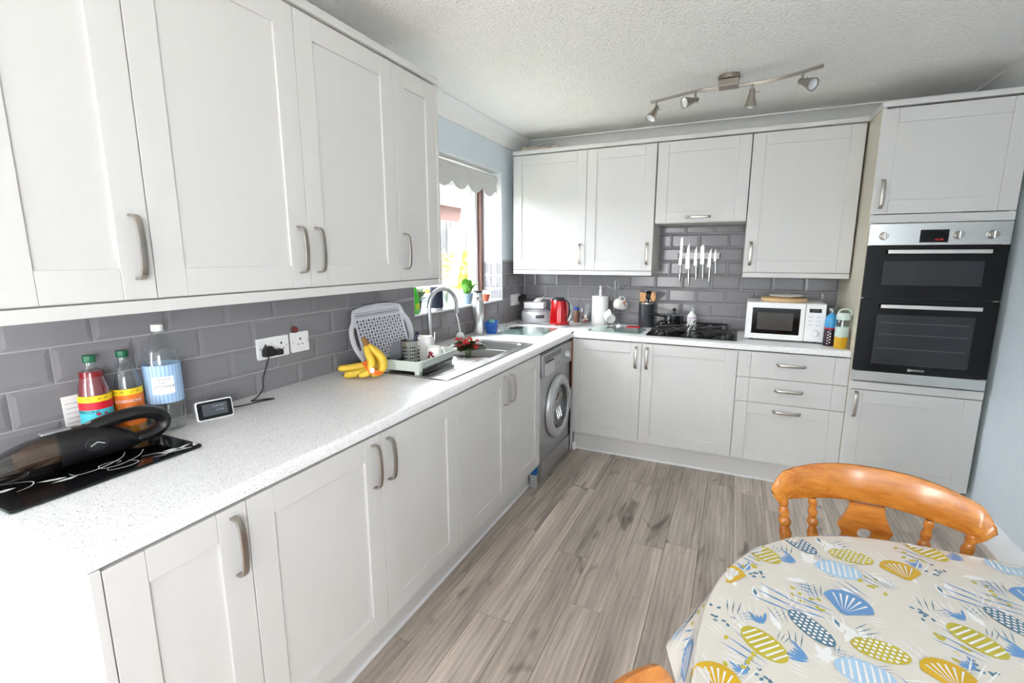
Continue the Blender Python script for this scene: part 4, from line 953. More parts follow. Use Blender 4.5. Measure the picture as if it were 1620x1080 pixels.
def mug(name, label, loc, rot, R, h, group=None, tilt=None, prints=None, cat='mug'):
    t = thing(name, label, cat, loc, rot, group)
    MB().lathe([(0,0),(R*.82,0),(R*.9,.003),(R,h*.35),(R,h-.002),(R*.97,h),(R*.93,h-.002),(R*.92,h*.3),(R*.8,.006),(0,.005)],32).build('cup', M['ceramic'], t)
    MB().tube(smooth([(R*.96,0,h*.80),(R*1.35,0,h*.82),(R*1.55,0,h*.5),(R*1.3,0,h*.22),(R*.95,0,h*.22)],4),.0055,8).build('handle', M['ceramic'], t)
    for (a, z, r_, c) in (prints or []):
        p = MB().add([(r_*(1+.3*math.sin(5*2*PI*k/20))*math.cos(2*PI*k/20),0,z+r_*(1+.3*math.sin(5*2*PI*k/20))*math.sin(2*PI*k/20)) for k in range(20)],[list(range(20))])
        wrap(p, R*1.0+.0003, 0, a, .0006).build('printed_flower', c, t, recalc=False)
    if tilt: t.rotation_euler = tilt
    return t
wine = col('wine_red_print',(138,34,52),.5)
a_ = math.atan2(CAM.y-1.60, CAM.x-.29)-.9
mug('floral_mug', 'white mug with wine red flowers beside the cutlery pot', (.302,1.585,RZ), .9, .036, .075, prints=[(a_-.45,.045,.012,wine),(a_-.1,.03,.007,wine),(a_-.75,.028,.008,wine)])
jug = thing('white_tub', 'white rounded tub upside down in the dish rack', 'tub', (.200,1.640,RZ), .30)
rg = [[(p[0],p[1],z) for p in rrect(-.05*s,-.042*s,.05*s,.042*s,.018,4)] for s, z in ((1.06,0),(1.0,.004),(.94,.10),(.88,.112))]
n = len(rg[0]); V = [p for r in rg for p in r]; F = [list(range(n))[::-1],[3*n+k for k in range(n)]]
for i in range(3): F += [(i*n+k, i*n+(k+1)%n, (i+1)*n+(k+1)%n, (i+1)*n+k) for k in range(n)]
MB().add(V,F).build('tub_wall', M['ceramic'], jug); MB().add([(.049,-.02+.012*math.cos(2*PI*k/12)*1.4,.05+.015*math.sin(2*PI*k/12)) for k in range(12)],[list(range(12))]).build('gold_print', col('gold_print',(206,176,120),.5), jug, recalc=False)
bk = thing('roasting_tin', 'dark tin standing at the back of the dish rack', 'tin', (.185,1.455,RZ), .06)
MB().ring_prism(rrect(-.042,-.06,.03,.06,.012,3), rrect(-.038,-.056,.026,.056,.010,3),'z',.001,.035).build('rim', M['blackpl'], bk); MB().prism(rrect(-.041,-.059,.029,.059,.012,3),'z',0,.003).build('base', M['blackpl'], bk)
pw = thing('grey_plate', 'grey plate standing on edge in the dish rack', 'plate', (.155,1.47,RZ), 0)
MB().lathe([(0,-.003),(.03,-.003),(.052,.003),(.054,.005),(.052,.006),(.03,.0),(0,.0)],32,(0,0,.055),'x').build('disc', col('grey_glaze',(150,152,162),.3), pw); MB().lathe([(.022,-.005),(.026,-.005),(.027,-.003),(.022,-.003)],24,(0,0,.055),'x').build('foot_ring', col('grey_glaze',(150,152,162)), pw)

# red kalanchoe in the sink
kp = thing('red_flowering_plant', 'potted red kalanchoe with dark leaves at the sink', 'plant', (.285,1.955,ZW1-.138), .4)
MB().lathe([(0,0),(.040,0),(.042,.004),(.050,.075),(.054,.078),(.054,.092),(.050,.092),(.046,.075),(0,.075)],28).build('pot', col('dark_plastic_pot',(44,40,38),.6), kp)
MB().lathe([(0,.078),(.046,.078),(.046,.072),(0,.072)],20).build('soil', col('potting_soil',(52,38,30),.95), kp)
M['kleaf'] = mat('dark_green_leaf', rgb(58,84,36), .45, var=.3, vscale=20); M['kfl'] = mat('scarlet_petal', rgb(206,24,28), .5, var=.15, vscale=60); M['kst'] = mat('green_stem', rgb(92,112,50), .6)
lm = MB(); LO = [(0,0,0),(.2,.32,.05),(.5,.5,.09),(.82,.36,.06),(1,0,-.05),(.82,-.36,.06),(.5,-.5,.09),(.2,-.32,.05),(.5,0,.0)]
lm.add(LO,[(0,1,8),(1,2,8),(2,3,8),(3,4,8),(4,5,8),(5,6,8),(6,7,8),(7,0,8)]); LMESH = lm.mesh('leaf', M['kleaf'], recalc=False)
rnd = random.Random(11)
for k in range(26):
    o = inst('leaf', LMESH, kp, (rnd.uniform(-.015,.015),rnd.uniform(-.015,.015),.148+.0010*k), (0, rnd.uniform(-.60,-.05), k*2.4)); s = rnd.uniform(.085,.125); o.scale = (s,s*.75,s)
fm = MB()
for k in range(4):
    a = PI/2*k; fm.add([(0,0,0),(.45*math.cos(a-.5),.45*math.sin(a-.5),.15),(1*math.cos(a),1*math.sin(a),.2),(.45*math.cos(a+.5),.45*math.sin(a+.5),.15)],[(0,1,2,3)])
fm.ball((0,0,-.25),(.22,.22,.4),6,4); FMESH = fm.mesh('flower', M['kfl'], recalc=False)
for c in range(7):
    a = c*0.93; hx, hy, hz = .058*math.cos(a)*(c>0), .058*math.sin(a)*(c>0), .192+.02*(c==0)+rnd.uniform(-.02,.015)
    MB().tube([(0,0,.09),(hx*.4,hy*.4,.16),(hx,hy,hz-.01)],[.003,.0025,.002],6).build('flower_stem', M['kst'], kp)
    for k in range(11):
        d = Vector((rnd.gauss(0,1),rnd.gauss(0,1),abs(rnd.gauss(0,.8)))).normalized()
        o = inst('flower', FMESH, kp, (hx+d.x*.021,hy+d.y*.021,hz+d.z*.016), d.to_track_quat('Z','Y').to_euler()); s = rnd.uniform(.011,.015); o.scale = (s,s,s)
# scourer and glass by the sink corner
br = thing('dish_brush', 'white dish brush standing against the tiles behind the sink', 'brush', (.022,2.29,ZT), 0)
MB().lathe([(0,0),(.026,0),(.028,.012),(.018,.030),(.006,.034),(0,.034)],20,(.01,.0,.02)).xf(Matrix.Rotation(.0,4,'Y')).build('brush_head', M['white'], br)
MB().lathe([(.014,0),(.022,0),(.020,.02),(.014,.02)],20,(.01,0,.0)).build('bristles', col('pale_bristle',(226,222,210),.9), br)
MB().tube([(.01,0,.052),(.0,-.004,.13),(-.03,-.012,.24)],[.006,.0045,.004],8).build('handle', M['white'], br)

# steel vacuum flask
fk = thing('vacuum_flask', 'tall brushed steel vacuum flask by the window', 'flask', (.026,2.548,ZT), 0)
MB().lathe([(0,0),(.038,0),(.040,.003),(.040,.235),(.037,.250),(.033,.256),(0,.256)],32).build('body', M['steel'], fk)
MB().lathe([(.033,.256),(.034,.258),(.034,.292),(.031,.298),(0,.298)],32).build('cup_lid', M['chrome'], fk)
for z in (.264,.272,.280): MB().lathe([(.034,z),(.0352,z+.002),(.034,z+.004)],28).build('thread_ring', M['steel'], fk)
MB().lathe([(.031,.298),(.032,.300),(.032,.308),(.029,.312),(0,.312)],28).build('stopper', M['blackpl'], fk)
# blue basket, jar, knife
bb = thing('blue_basket', 'small blue plastic basket of bits by the flask', 'basket', (.075,2.66,ZT), .3)
bm_ = col('blue_plastic',(24,92,178),.4)
rg = [[(p[0],p[1],z) for p in rrect(-.042*s,-.055*s,.042*s,.055*s,.012,3)] for s, z in ((.80,0),(1.0,.075),(1.04,.077),(1.04,.082),(.97,.082),(.77,.004))]
n = len(rg[0]); V = [p for r in rg for p in r]; F = [list(range(n))[::-1],[5*n+k for k in range(n)]]
for i in range(5): F += [(i*n+k, i*n+(k+1)%n, (i+1)*n+(k+1)%n, (i+1)*n+k) for k in range(n)]
MB().add(V,F).build('tub', bm_, bb)
for k in range(9): MB().box(-.034+.008*k,-.0565,.02,-.030+.008*k,-.0475,.06).xf(Matrix.Rotation(0,4,'Z')).build('slat', bm_, bb)
spn = thing('green_sponge', 'green scourer sticking up out of the blue basket', 'sponge', (.075,2.66,ZT+.006), .5)
MB().box(-.02,-.035,.0,.008,.03,.088).xf(Matrix.Rotation(.25,4,'X')).build('scourer', col('teal_green_sponge',(50,110,104),.95), spn, bevel=.003); MB().box(.009,-.033,.0,.020,.028,.082).xf(Matrix.Rotation(.25,4,'X')).build('foam', col('pale_blue_foam',(120,160,180),.95), spn, bevel=.003)
jr = thing('glass_ramekin', 'small clear glass dish between the basket and the socket', 'dish', (.085,2.81,ZT), 0)
MB().lathe([(0,0),(.03,0),(.033,.004),(.042,.045),(.040,.046),(.031,.008),(0,.006)],28).build('dish', M['clear'], jr); MB().lathe([(.0415,.043),(.044,.045),(.0415,.047)],28).build('rim', M['clear'], jr)
pk = thing('paring_knife', 'dark handled knife lying by the far glass board', 'knife', (.155,2.905,ZT+.002), .6)
MB().tube([(-.05,0,.006),(0,0,.0075),(.055,0,.006)],[.006,.008,.006],10).build('handle', M['blackpl'], pk); MB().prism([(-.05,-.008),(-.05,.006),(-.15,-.006),(-.14,-.008)],'z',.004,.006).build('blade', M['steel'], pk)
ga = thing('glass_chopping_board', 'clear glass chopping board lying across the worktop corner', 'board', (.29,2.83,ZT), math.radians(2))
MB().prism(rrect(-.17,-.195,.17,.195,.012,3),'z',.003,.008).build('glass_plate', M['clearglass'], ga, bevel=.001)
for x in (-.15,.15):
    for y in (-.17,.17): MB().lathe([(0,0),(.006,0),(.006,.003),(0,.003)],10,(x,y,0)).build('rubber_foot', M['white'], ga)

# ------------------------------------------------------------------ window sill things
ZS = WIN_Z0+.0125
gd = thing('washing_up_liquid', 'green washing-up liquid bottle at the near end of the sill', 'bottle', (-.075,1.955,ZS), 0)
rg = [[(p[0],p[1],z) for p in rrect(-.018*s,-.028*s,.018*s,.028*s,.012,3)] for s, z in ((.85,0),(1,.006),(1,.07),(.92,.11),(.6,.15),(.35,.158))]
n = len(rg[0]); V = [p for r in rg for p in r]; F = [list(range(n))[::-1],[5*n+k for k in range(n)]]
for i in range(5): F += [(i*n+k, i*n+(k+1)%n, (i+1)*n+(k+1)%n, (i+1)*n+k) for k in range(n)]
MB().add(V,F).build('bottle_body', mat('bright_green_liquid', rgb(60,190,40), .15, var=.1, coat=.4), gd)
MB().lathe([(.009,.158),(.009,.170),(.005,.180),(0,.182)],14).build('cap', M['clear'], gd); MB().add([(.0185,-.02,.03),(.0185,.02,.03),(.0185,.02,.065),(.0185,-.02,.065)],[(0,1,2,3)]).build('label', col('lime_label',(190,220,40),.5), gd, recalc=False)
def pot_plant(name, label, loc, R, h, potmat, leaves, lsize, lmat, seed, up=.9, cat='plant'):
    t = thing(name, label, cat, loc, 0); rnd = random.Random(seed)
    MB().lathe([(0,0),(R*.72,0),(R*.75,.003),(R*.95,h*.8),(R,h*.82),(R,h),(R*.92,h),(R*.88,h*.82),(0,h*.8)],28).build('pot', potmat, t)
    MB().lathe([(0,h*.86),(R*.88,h*.86),(R*.88,h*.82),(0,h*.82)],18).build('soil', col('potting_soil',(52,38,30)), t)
    me = bpy.data.meshes.new_from_object(inst('tmp', LMESH)) if False else LMESH.copy(); me.materials.clear(); me.materials.append(lmat)
    for k in range(leaves):
        o = inst('leaf', me, t, (rnd.uniform(-.3,.3)*R,rnd.uniform(-.3,.3)*R,h*.85), (0,-rnd.uniform(up-.4,up+.4),k*2.4)); s = lsize*rnd.uniform(.75,1.1); o.scale = (s,s*.55,s)
    return t
for o in [o for o in bpy.data.objects if o.name.startswith('tmp')]: bpy.data.objects.remove(o)
g1 = mat('fresh_green_leaf', rgb(96,160,50), .45, var=.25, vscale=20); g2 = mat('bluish_green_leaf', rgb(110,140,100), .5, var=.25, vscale=20)
pot_plant('sill_plant', 'small leafy plant in a dark pot near the green bottle', (-.12,2.03,ZS), .034, .07, col('charcoal_pot',(52,56,64),.5), 18, .10, g2, 2)
pot_plant('sill_plant', 'bright green leafy plant in a grey-blue pot on the sill', (-.10,2.62,ZS), .040, .078, col('grey_blue_pot',(128,148,166),.5), 11, .12, g1, 4, 1.0)
tpn = thing('terracotta_pot', 'small terracotta pot at the far end of the sill', 'pot', (-.085,2.86,ZS), 0)
MB().lathe([(0,0),(.025,0),(.027,.003),(.036,.040),(.040,.041),(.040,.054),(.036,.054),(.031,.035),(0,.03)],28).build('pot_wall', col('terracotta',(186,100,72),.85), tpn); MB().lathe([(0,.036),(.031,.036),(.031,.030),(0,.03)],18).build('soil', col('potting_soil',(52,38,30)), tpn)
wd = thing('white_soap_dish', 'white upright box behind the terracotta pot on the sill', 'box', (-.12,2.955,ZS), 0)
MB().prism(rrect(-.045,-.012,.045,.012,.006,3),'z',0,.075).build('box_body', M['white'], wd, bevel=.003); MB().box(-.046,-.013,.062,.046,.013,.066).build('lid_line', M['ceramic'], wd)
nv = thing('smart_speaker', 'navy blue cylinder speaker on the window sill', 'speaker', (-.085,2.20,ZS), 0)
MB().lathe([(0,.014),(.039,.014),(.041,.018),(.041,.142),(.038,.146),(0,.146)],32).build('fabric_body', col('navy_fabric',(34,42,62),.8,bump=.2,bscale=800), nv); MB().lathe([(0,0),(.036,0),(.040,.004),(.040,.0138),(0,.0138)],32).build('base_ring', M['chrome'], nv); MB().lathe([(0,.1462),(.034,.1462),(.036,.148),(0,.149)],28).build('top_plate', M['blackpl'], nv)
vz = thing('glass_vase', 'clear glass vase of white flowers on the sill', 'vase', (-.165,2.44,ZS), 0)
MB().lathe([(0,0),(.026,0),(.028,.004),(.022,.05),(.024,.09),(.032,.12),(.030,.12),(.020,.06),(.024,.008),(0,.006)],28).build('vase', M['clear'], vz)
rnd = random.Random(5); wp = mat('white_petal', rgb(244,244,238), .6)
WMESH = FMESH.copy(); WMESH.materials.clear(); WMESH.materials.append(wp)
for k in range(8):
    a = rnd.uniform(0,2*PI); d = rnd.uniform(.02,.055); h_ = rnd.uniform(.15,.20)
    MB().tube([(0,0,.008),(d*.3*math.cos(a),d*.3*math.sin(a),.10),(d*math.cos(a),d*math.sin(a),h_)],.0014,6).build('stem', M['kst'], vz)
    for j in range(5):
        o = inst('flower', WMESH, vz, (d*math.cos(a)+rnd.uniform(-.012,.012),d*math.sin(a)+rnd.uniform(-.012,.012),h_+rnd.uniform(-.005,.015)), (rnd.uniform(-1,1),rnd.uniform(-1,1),rnd.uniform(0,3))); o.scale = (.014,.014,.014)
# ------------------------------------------------------------------ things on the far worktop
s3 = socket('white double socket in the corner with two black plugs', 3.245,3.415,1.048,1.140,(-.04,.04))
for k,(y,z) in enumerate(((3.395,1.098),(3.452,1.108))):
    p = thing('corner_plug', ('black plug nearer the window in the corner socket','black plug nearer the corner in the corner socket')[k], 'plug', (WX+.0215,y,z), LROT, 'black plugs in the corner socket')
    MB().prism([(-.020,-.024),(.020,-.024),(.024,.006),(.010,.024),(-.010,.024),(-.024,.006)],'y',-.036,-.0005).build('plug_body', M['blackpl'], p, bevel=.005)
    MB().tube(smooth([(0,-.022,-.022),(.0,-.03,-.07),(-.006,-.03,-.13),(.004,-.04,z*0-.165-.02*k),(-.008,-.036,-(z-ZT)+.006),(-.020,-.030,-(z-ZT)+.004)],5),.0035,8).build('lead', M['blackpl'], p)
sc = thing('slow_cooker', 'round silver appliance with a black control panel in the corner', 'slow cooker', (.125,3.385,ZT), 0)
MB().lathe([(0,0),(.115,0),(.120,.006),(.126,.03),(.126,.075),(.118,.092),(.100,.100),(0,.102)],40).build('base_body', mat('satin_silver', rgb(206,207,210), .35, .35, var=.02), sc)
MB().lathe([(.105,.1005),(.104,.106),(.060,.113),(0,.114)],36).build('lid', M['silver_l'], sc)
va = math.atan2(CAM.y-3.385, CAM.x-.125)+.28
MB().merge(band(.1265,.040,.066,va-.30,va+.30,12)).build('control_panel', M['blackpl'], sc)
for d in (-.15,0,.15): MB().ball((.128*math.cos(va+d),.128*math.sin(va+d),.053),.005,8,5).build('button', M['silver_l'], sc)
tb = thing('tissue_box', 'white tissue box on top of the round silver appliance', 'tissue box', (.12,3.38,ZT+.1145), .15)
MB().box(-.085,-.06,0,.085,.06,.052).build('carton', mat('patterned_white_card', rgb(222,222,224), .7, var=.06, vscale=60), tb, bevel=.003)
V = []; F = []; n = 14
for i in range(n+1):
    u = i/n; x = -.05+.13*u
    V += [(x*.5,.004*math.sin(9*u),.0522),(x+.02,.02*math.sin(7*u+1),.052+.085*(u**1.3)+.012*math.sin(6*u))]
for i in range(n): F.append((2*i,2*i+2,2*i+3,2*i+1))
MB().add(V,F).build('tissue', M['ceramic'], tb, recalc=False)
# kettle
kt = thing('red_kettle', 'shiny red jug kettle with a steel handle on its base', 'kettle', (.400,3.205,ZT), math.radians(-20))
MB().lathe([(0,0),(.082,0),(.086,.003),(.086,.014),(.078,.018),(0,.018)],36).build('power_base', M['chrome'], kt)
MB().lathe([(0,.0185),(.079,.0185),(.081,.022),(.080,.040),(.074,.12),(.066,.19),(.062,.205)],40).build('jug', M['red'], kt)
MB().lathe([(.0625,.2052),(.064,.208),(.060,.217),(.045,.224),(0,.226)],36).build('lid', M['blackpl'], kt)
MB().prism([(-.058,.165),(-.058,.203),(-.088,.208),(-.080,.190)],'y',-.020,.020).build('spout', M['red'], kt, bevel=.006)
MB().tube(smooth([(.050,0,.214),(.082,0,.212),(.108,0,.185),(.116,0,.135),(.108,0,.085),(.084,0,.050)],5),.0095,10,flat=1.3).build('handle', M['chrome'], kt)
MB().tube(smooth([(.058,0,.206),(.080,0,.203),(.099,0,.180),(.106,0,.135),(.099,0,.09),(.079,0,.058)],5),.0065,10,flat=1.8).build('handle_grip', M['blackpl'], kt)
_k = Matrix.Rotation(math.radians(20),4,'Z'); MB().tube(smooth([_k @ (Vector(p)-Vector((.400,3.205,0))) for p in ((.322,3.185,.006),(.25,3.20,.004),(.19,3.215,.004),(.13,3.205,.004),(.09,3.17,.004),(.03,3.19,.004))],5),.0032,8).build('lead', M['blackpl'], kt)
# small bottle, bag, roll, mug tree
sbt = bottle('small_blue_topped_jar', 'small jar with a blue top behind the kettle handle', (.462,3.462,ZT), [(0,0),(.024,0),(.026,.004),(.026,.085),(.018,.098),(.018,.104)], col('brown_contents',(120,84,66),.4), cat='jar')
capm(sbt, .021, .104, .128, (20,70,170), 'blue_cap')
bg_ = thing('clear_food_bag', 'clear plastic bag of snacks between kettle and kitchen roll', 'bag', (.543,3.43,ZT), .1)
rg = []
for (wx,wy,z,ox_) in ((.036,.024,0,0),(.046,.032,.025,0),(.044,.028,.07,.003),(.040,.018,.11,.004),(.036,.008,.145,.008),(.042,.004,.165,.010)):
    rg.append([(ox_+wx*math.cos(2*PI*k/18)*(1+.08*math.sin(5*k+z*90)), wy*math.sin(2*PI*k/18)*(1+.15*math.sin(4*k+z*60)), z) for k in range(18)])
V = [p for r in rg for p in r]; n = 18; F = [list(range(n))[::-1]]
for i in range(len(rg)-1): F += [(i*n+k, i*n+(k+1)%n, (i+1)*n+(k+1)%n, (i+1)*n+k) for k in range(n)]
MB().add(V,F).build('film', clear('crinkled_film',(.86,.88,.90,1),.45,.12), bg_)
rnd = random.Random(9)
for k in range(14): MB().ball((rnd.uniform(-.028,.028),rnd.uniform(-.014,.014),.012+rnd.uniform(0,.05)),(.010,.008,.009),8,5).build('sweet', col(('snack_red','snack_cream','snack_brown')[k%3],((170,50,56),(226,214,196),(150,110,90))[k%3],.6), bg_)
kr = thing('kitchen_roll', 'white kitchen roll on an upright holder', 'kitchen roll', (.668,3.435,ZT), 0)
MB().lathe([(0,0),(.066,0),(.068,.004),(.066,.010),(0,.011)],32).build('holder_base', M['ceramic'], kr)
MB().lathe([(.020,.012),(.0655,.012),(.0655,.232),(.020,.232),(.020,.012)],40).build('paper_roll', mat('white_paper', rgb(244,244,243), .95, var=.01, bump=.15, bscale=220), kr)
MB().lathe([(.011,.010),(.011,.285),(.007,.290),(.008,.296),(.012,.304),(.010,.313),(0,.316)],20).build('post', M['ceramic'], kr)
mt = thing('mug_tree', 'chrome wire mug tree with looped top on the far worktop', 'mug tree', (.800,3.425,ZT), math.radians(10))
MB().tube([(p[0],p[1],.004) for p in circ(.062,28)],.0035,8,closed=True).build('base_ring', M['chrome'], mt)
MB().tube(smooth([(.062,0,.004),(.02,0,.006),(.014,0,.05),(.014,0,.33),(.010,0,.352),(0,0,.358),(-.010,0,.352),(-.014,0,.33),(-.014,0,.05),(-.02,0,.006),(-.062,0,.004)],4),.0032,8).build('stem_loop', M['chrome'], mt)
for k,(a,z) in enumerate(((0,.30),(PI,.30),(1.2,.20),(PI+1.0,.20),(-.9,.175),(PI+.95,.13))):
    c,s = math.cos(a),math.sin(a); MB().tube(smooth([(.014*(1 if c>0 else -1),0,z-.01),(.05*c,.05*s,z+.0),(.080*c,.080*s,z+.028)],4),.003,8).build('hook', M['chrome'], mt)
M2 = mug('hanging_mug', 'white floral mug hanging higher on the mug tree', (.872,3.395,ZT+.165), 0, .040, .082, 'mugs on the mug tree', prints=[(-1.1,.042,.010,col('poppy_print',(196,60,50),.5)),(-.75,.030,.008,col('ochre_print',(214,160,60),.5)),(-1.5,.028,.007,wine)])
def hang(o, axis, hd):
    z = Vector(axis).normalized(); x = Vector(hd); x = (x-z*x.dot(z)).normalized(); y = z.cross(x)
    o.rotation_euler = Matrix(((x.x,y.x,z.x),(x.y,y.y,z.y),(x.z,y.z,z.z))).to_euler()
hang(M2, (-.55,-.75,.25), (.15,0,1))
M3 = mug('hanging_mug', 'white patterned mug hanging lower on the mug tree', (.742,3.375,ZT+.090), 0, .039, .080, 'mugs on the mug tree', prints=[(-1.6,.05,.006,col('grey_print',(140,140,146),.5)),(-1.2,.05,.006,bpy.data.materials['grey_print']),(-1.6,.03,.006,bpy.data.materials['grey_print']),(-1.2,.03,.006,bpy.data.materials['grey_print'])])
hang(M3, (.55,-.70,-.35), (-.2,.1,1))
sp_ = thing('white_coffee_scoop', 'small white scoop lying below the mug tree', 'scoop', (.845,3.335,ZT), .5)
MB().lathe([(0,0),(.014,.001),(.019,.010),(.019,.018),(.017,.018),(.012,.004),(0,.003)],20).build('bowl', M['white'], sp_); MB().tube([(.018,0,.014),(.05,0,.010),(.085,0,.005)],[.004,.0035,.004],8).build('handle', M['white'], sp_)
rp_ = thing('red_pot_holder', 'small red cloth square in front of the utensil pot', 'cloth', (.955,3.36,ZT), .2)
MB().prism(rrect(-.05,-.035,.05,.035,.008,3),'z',0,.008).build('pad', M['redcloth'], rp_, bevel=.003); MB().tube([(p[0],p[1],.0045) for p in rrect(-.051,-.036,.051,.036,.008,3)],.0025,6,closed=True).build('hem', M['redcloth'], rp_)
gb2 = thing('glass_chopping_board', 'clear glass chopping board left of the hob', 'board', (.875,3.165,ZT), math.radians(-1))
MB().prism(rrect(-.195,-.13,.195,.13,.012,3),'z',.003,.008).build('glass_plate', M['clearglass'], gb2, bevel=.001)
for x in (-.17,.17):
    for y in (-.11,.11): MB().lathe([(0,0),(.006,0),(.006,.003),(0,.003)],10,(x,y,0)).build('rubber_foot', M['white'], gb2)
up = thing('utensil_pot', 'dark grey cylinder pot holding cooking utensils', 'pot', (1.035,3.452,ZT), 0)
MB().lathe([(0,0),(.056,0),(.058,.003),(.058,.188),(.0595,.192),(.056,.192),(.055,.006),(0,.005)],36).build('cylinder', mat('gunmetal_grey', rgb(84,86,92), .35, .6, var=.05), up); MB().lathe([(.058,.180),(.0605,.183),(.0605,.193),(.058,.193)],36).build('rim_band', M['nickel'], up)
def utensil(name, label, base, tip, headf, mat_):
    t = thing(name, label, 'utensil', (1.035+base[0],3.452+base[1],ZT+.008), 0, 'utensils in the grey pot')
    MB().tube([(0,0,0),(tip[0]-base[0],tip[1]-base[1],tip[2]-.008)],.0055,8).build('handle', mat_, t)
    headf(t, Vector((tip[0]-base[0],tip[1]-base[1],tip[2]-.008)), mat_)
def h_spat(t, p, m): MB().prism([(p.x-.022,p.z-.005),(p.x+.018,p.z-.005),(p.x+.024,p.z+.065),(p.x-.030,p.z+.070)],'y',p.y-.003,p.y+.003).build('blade', m, t, bevel=.002)
def h_spoon(t, p, m): MB().lathe([(0,-.012),(.02,-.008),(.031,.004),(.029,.005),(.018,-.004),(0,-.007)],24).xf(Matrix.Translation((p.x,p.y,p.z+.032)) @ Matrix.Rotation(PI/2,4,'X') @ Matrix.Diagonal((.85,1.2,1,1))).build('bowl', m, t)
def h_turner(t, p, m): MB().prism([(-.012,-.005),(.012,-.005),(.026,.03),(.030,.095),(-.022,.080),(-.024,.03)],'y',-.002,.002).xf(Matrix.Translation(p) @ Matrix.Rotation(.75,4,'Y')).build('blade', m, t)
def h_wsp(t, p, m): MB().ball((p.x+.010,p.y,p.z+.044),(.020,.006,.040),16,10).build('bowl', m, t)
utensil('wooden_spatula', 'flat wooden spatula at the left of the utensil pot', (-.01,.0), (-.030,.0,.200), h_spat, M['bamboo'])
utensil('black_ladle', 'black round spoon upright in the utensil pot', (.0,.01), (.010,.012,.215), h_spoon, M['blackpl'])
utensil('black_fish_slice', 'black fish slice leaning right in the utensil pot', (.005,-.01), (.042,-.005,.205), h_turner, M['blackpl'])
utensil('wooden_spoon', 'wooden spoon at the right of the utensil pot', (.0,-.02), (.040,-.022,.195), h_wsp, M['bamboo'])
sw = thing('wall_switch', 'white switch plate on the tiles behind the utensil pot', 'switch', (1.010,WY-.0095,1.108), 0)
MB().prism(rrect(-.043,-.043,.043,.043,.004,3),'y',-.010,0).build('plate', M['white'], sw, bevel=.002); MB().box(-.010,-.0135,-.016,.010,-.0095,.016).build('rocker', M['ceramic'], sw, bevel=.001)
# saucepan on the back left burner, white decorated bottle between the burners
pz = ZW1+.0525
pn_ = thing('black_saucepan', 'small black saucepan with glass lid on the hob', 'saucepan', (HX0+.145,HY0+.352,pz), 0)
MB().lathe([(0,0),(.062,0),(.068,.006),(.072,.058),(.074,.060),(.070,.060),(.065,.010),(0,.006)],36).build('pan_body', mat('black_enamel', rgb(18,18,20), .15, var=.05, coat=.5), pn_)
MB().lathe([(.073,.0605),(.073,.063),(.050,.072),(.020,.078),(0,.079)],36).build('lid', mat('smoky_glass_lid', rgb(120,124,128), .08, .6, var=.05, coat=.4), pn_); MB().lathe([(0,.079),(.006,.079),(.005,.088),(.012,.096),(.013,.104),(.008,.111),(0,.112)],18).build('lid_knob', M['blackpl'], pn_)
MB().tube(smooth([(-.068,-.01,.048),(-.10,-.02,.052),(-.14,-.032,.066),(-.175,-.042,.070)],4),[.007]*6+[.010]*7,10,flat=1.5).build('handle', M['blackpl'], pn_)
ml = thing('decorated_bottle', 'white decorated bottle standing between the hob burners', 'bottle', (HX0+.272,HY0+.335,ZW1+.0072), 0)
MB().lathe([(0,0),(.030,0),(.033,.004),(.033,.100),(.028,.116),(.016,.128),(.015,.140)],30).build('bottle_body', M['ceramic'], ml)
MB().lathe([(.0155,.140),(.0185,.142),(.0185,.170),(.015,.174),(0,.175)],24).build('cap', M['clear'], ml)
va = math.atan2(CAM.y-3.35, CAM.x-1.38); rnd = random.Random(4); dm = MB()
for k in range(26):
    x,z,r_ = rnd.uniform(-.045,.045), rnd.uniform(.015,.085), rnd.uniform(.002,.006)
    dm.add([(x+r_*math.cos(2*PI*j/9)*(1+.4*rnd.random()),0,z+r_*math.sin(2*PI*j/9)) for j in range(9)],[list(range(9))])
wrap(dm,.0333,0,va,.0003).build('pattern_print', col('dark_ink_print',(60,50,62),.6), ml, recalc=False)
MB().merge(band(.0333,.092,.100,va-1.5,va+1.5)).build('pink_band', col('mauve_band',(196,160,190),.5), ml)
# drink bottles beside the tall unit
db = thing('blue_drink_bottle', 'dark drink bottle with a blue upper label beside the microwave', 'bottle', (2.208,3.095,ZT), 0)
MB().lathe([(0,0),(.031,0),(.033,.004),(.033,.105),(.032,.110)],28).build('lower_label', mat('dark_plum_label', rgb(44,20,36), .35, var=.1), db)
MB().lathe([(.0322,.110),(.033,.114),(.0325,.165),(.026,.184),(.016,.192),(.014,.200)],28).build('upper_label', mat('sky_blue_label', rgb(66,160,214), .35, var=.06), db)
MB().lathe([(.033,.104),(.0338,.106),(.0338,.112),(.033,.114)],28).build('red_ring', col('cherry_red_band',(190,30,60),.4), db)
MB().lathe([(.0145,.200),(.019,.203),(.019,.228),(.016,.234),(0,.235)],20).build('cap', clear('pale_blue_cap',(.7,.82,.88,1),.5,.2), db)
va = math.atan2(CAM.y-3.09, CAM.x-2.2); dm = MB()
for k in range(9): dm.add([(-.014+.006*(k%2)*2,0,.012+.009*k),(-.006+.006*(k%2)*2,0,.012+.009*k),(-.006+.006*(k%2)*2,0,.017+.009*k),(-.014+.006*(k%2)*2,0,.017+.009*k)],[(0,1,2,3)])
wrap(dm,.0333,0,va,.0003).build('white_print', M['white'], db, recalc=False)
yb = thing('yellow_soap_dispenser', 'clear bottle of yellow liquid with a pale green handle top', 'bottle', (2.254,3.020,ZT), .2)
MB().lathe([(0,0),(.032,0),(.034,.004),(.034,.070),(0,.070)],28).build('yellow_liquid', mat('golden_yellow_liquid', rgb(206,160,14), .15, var=.06, coat=.4), yb)
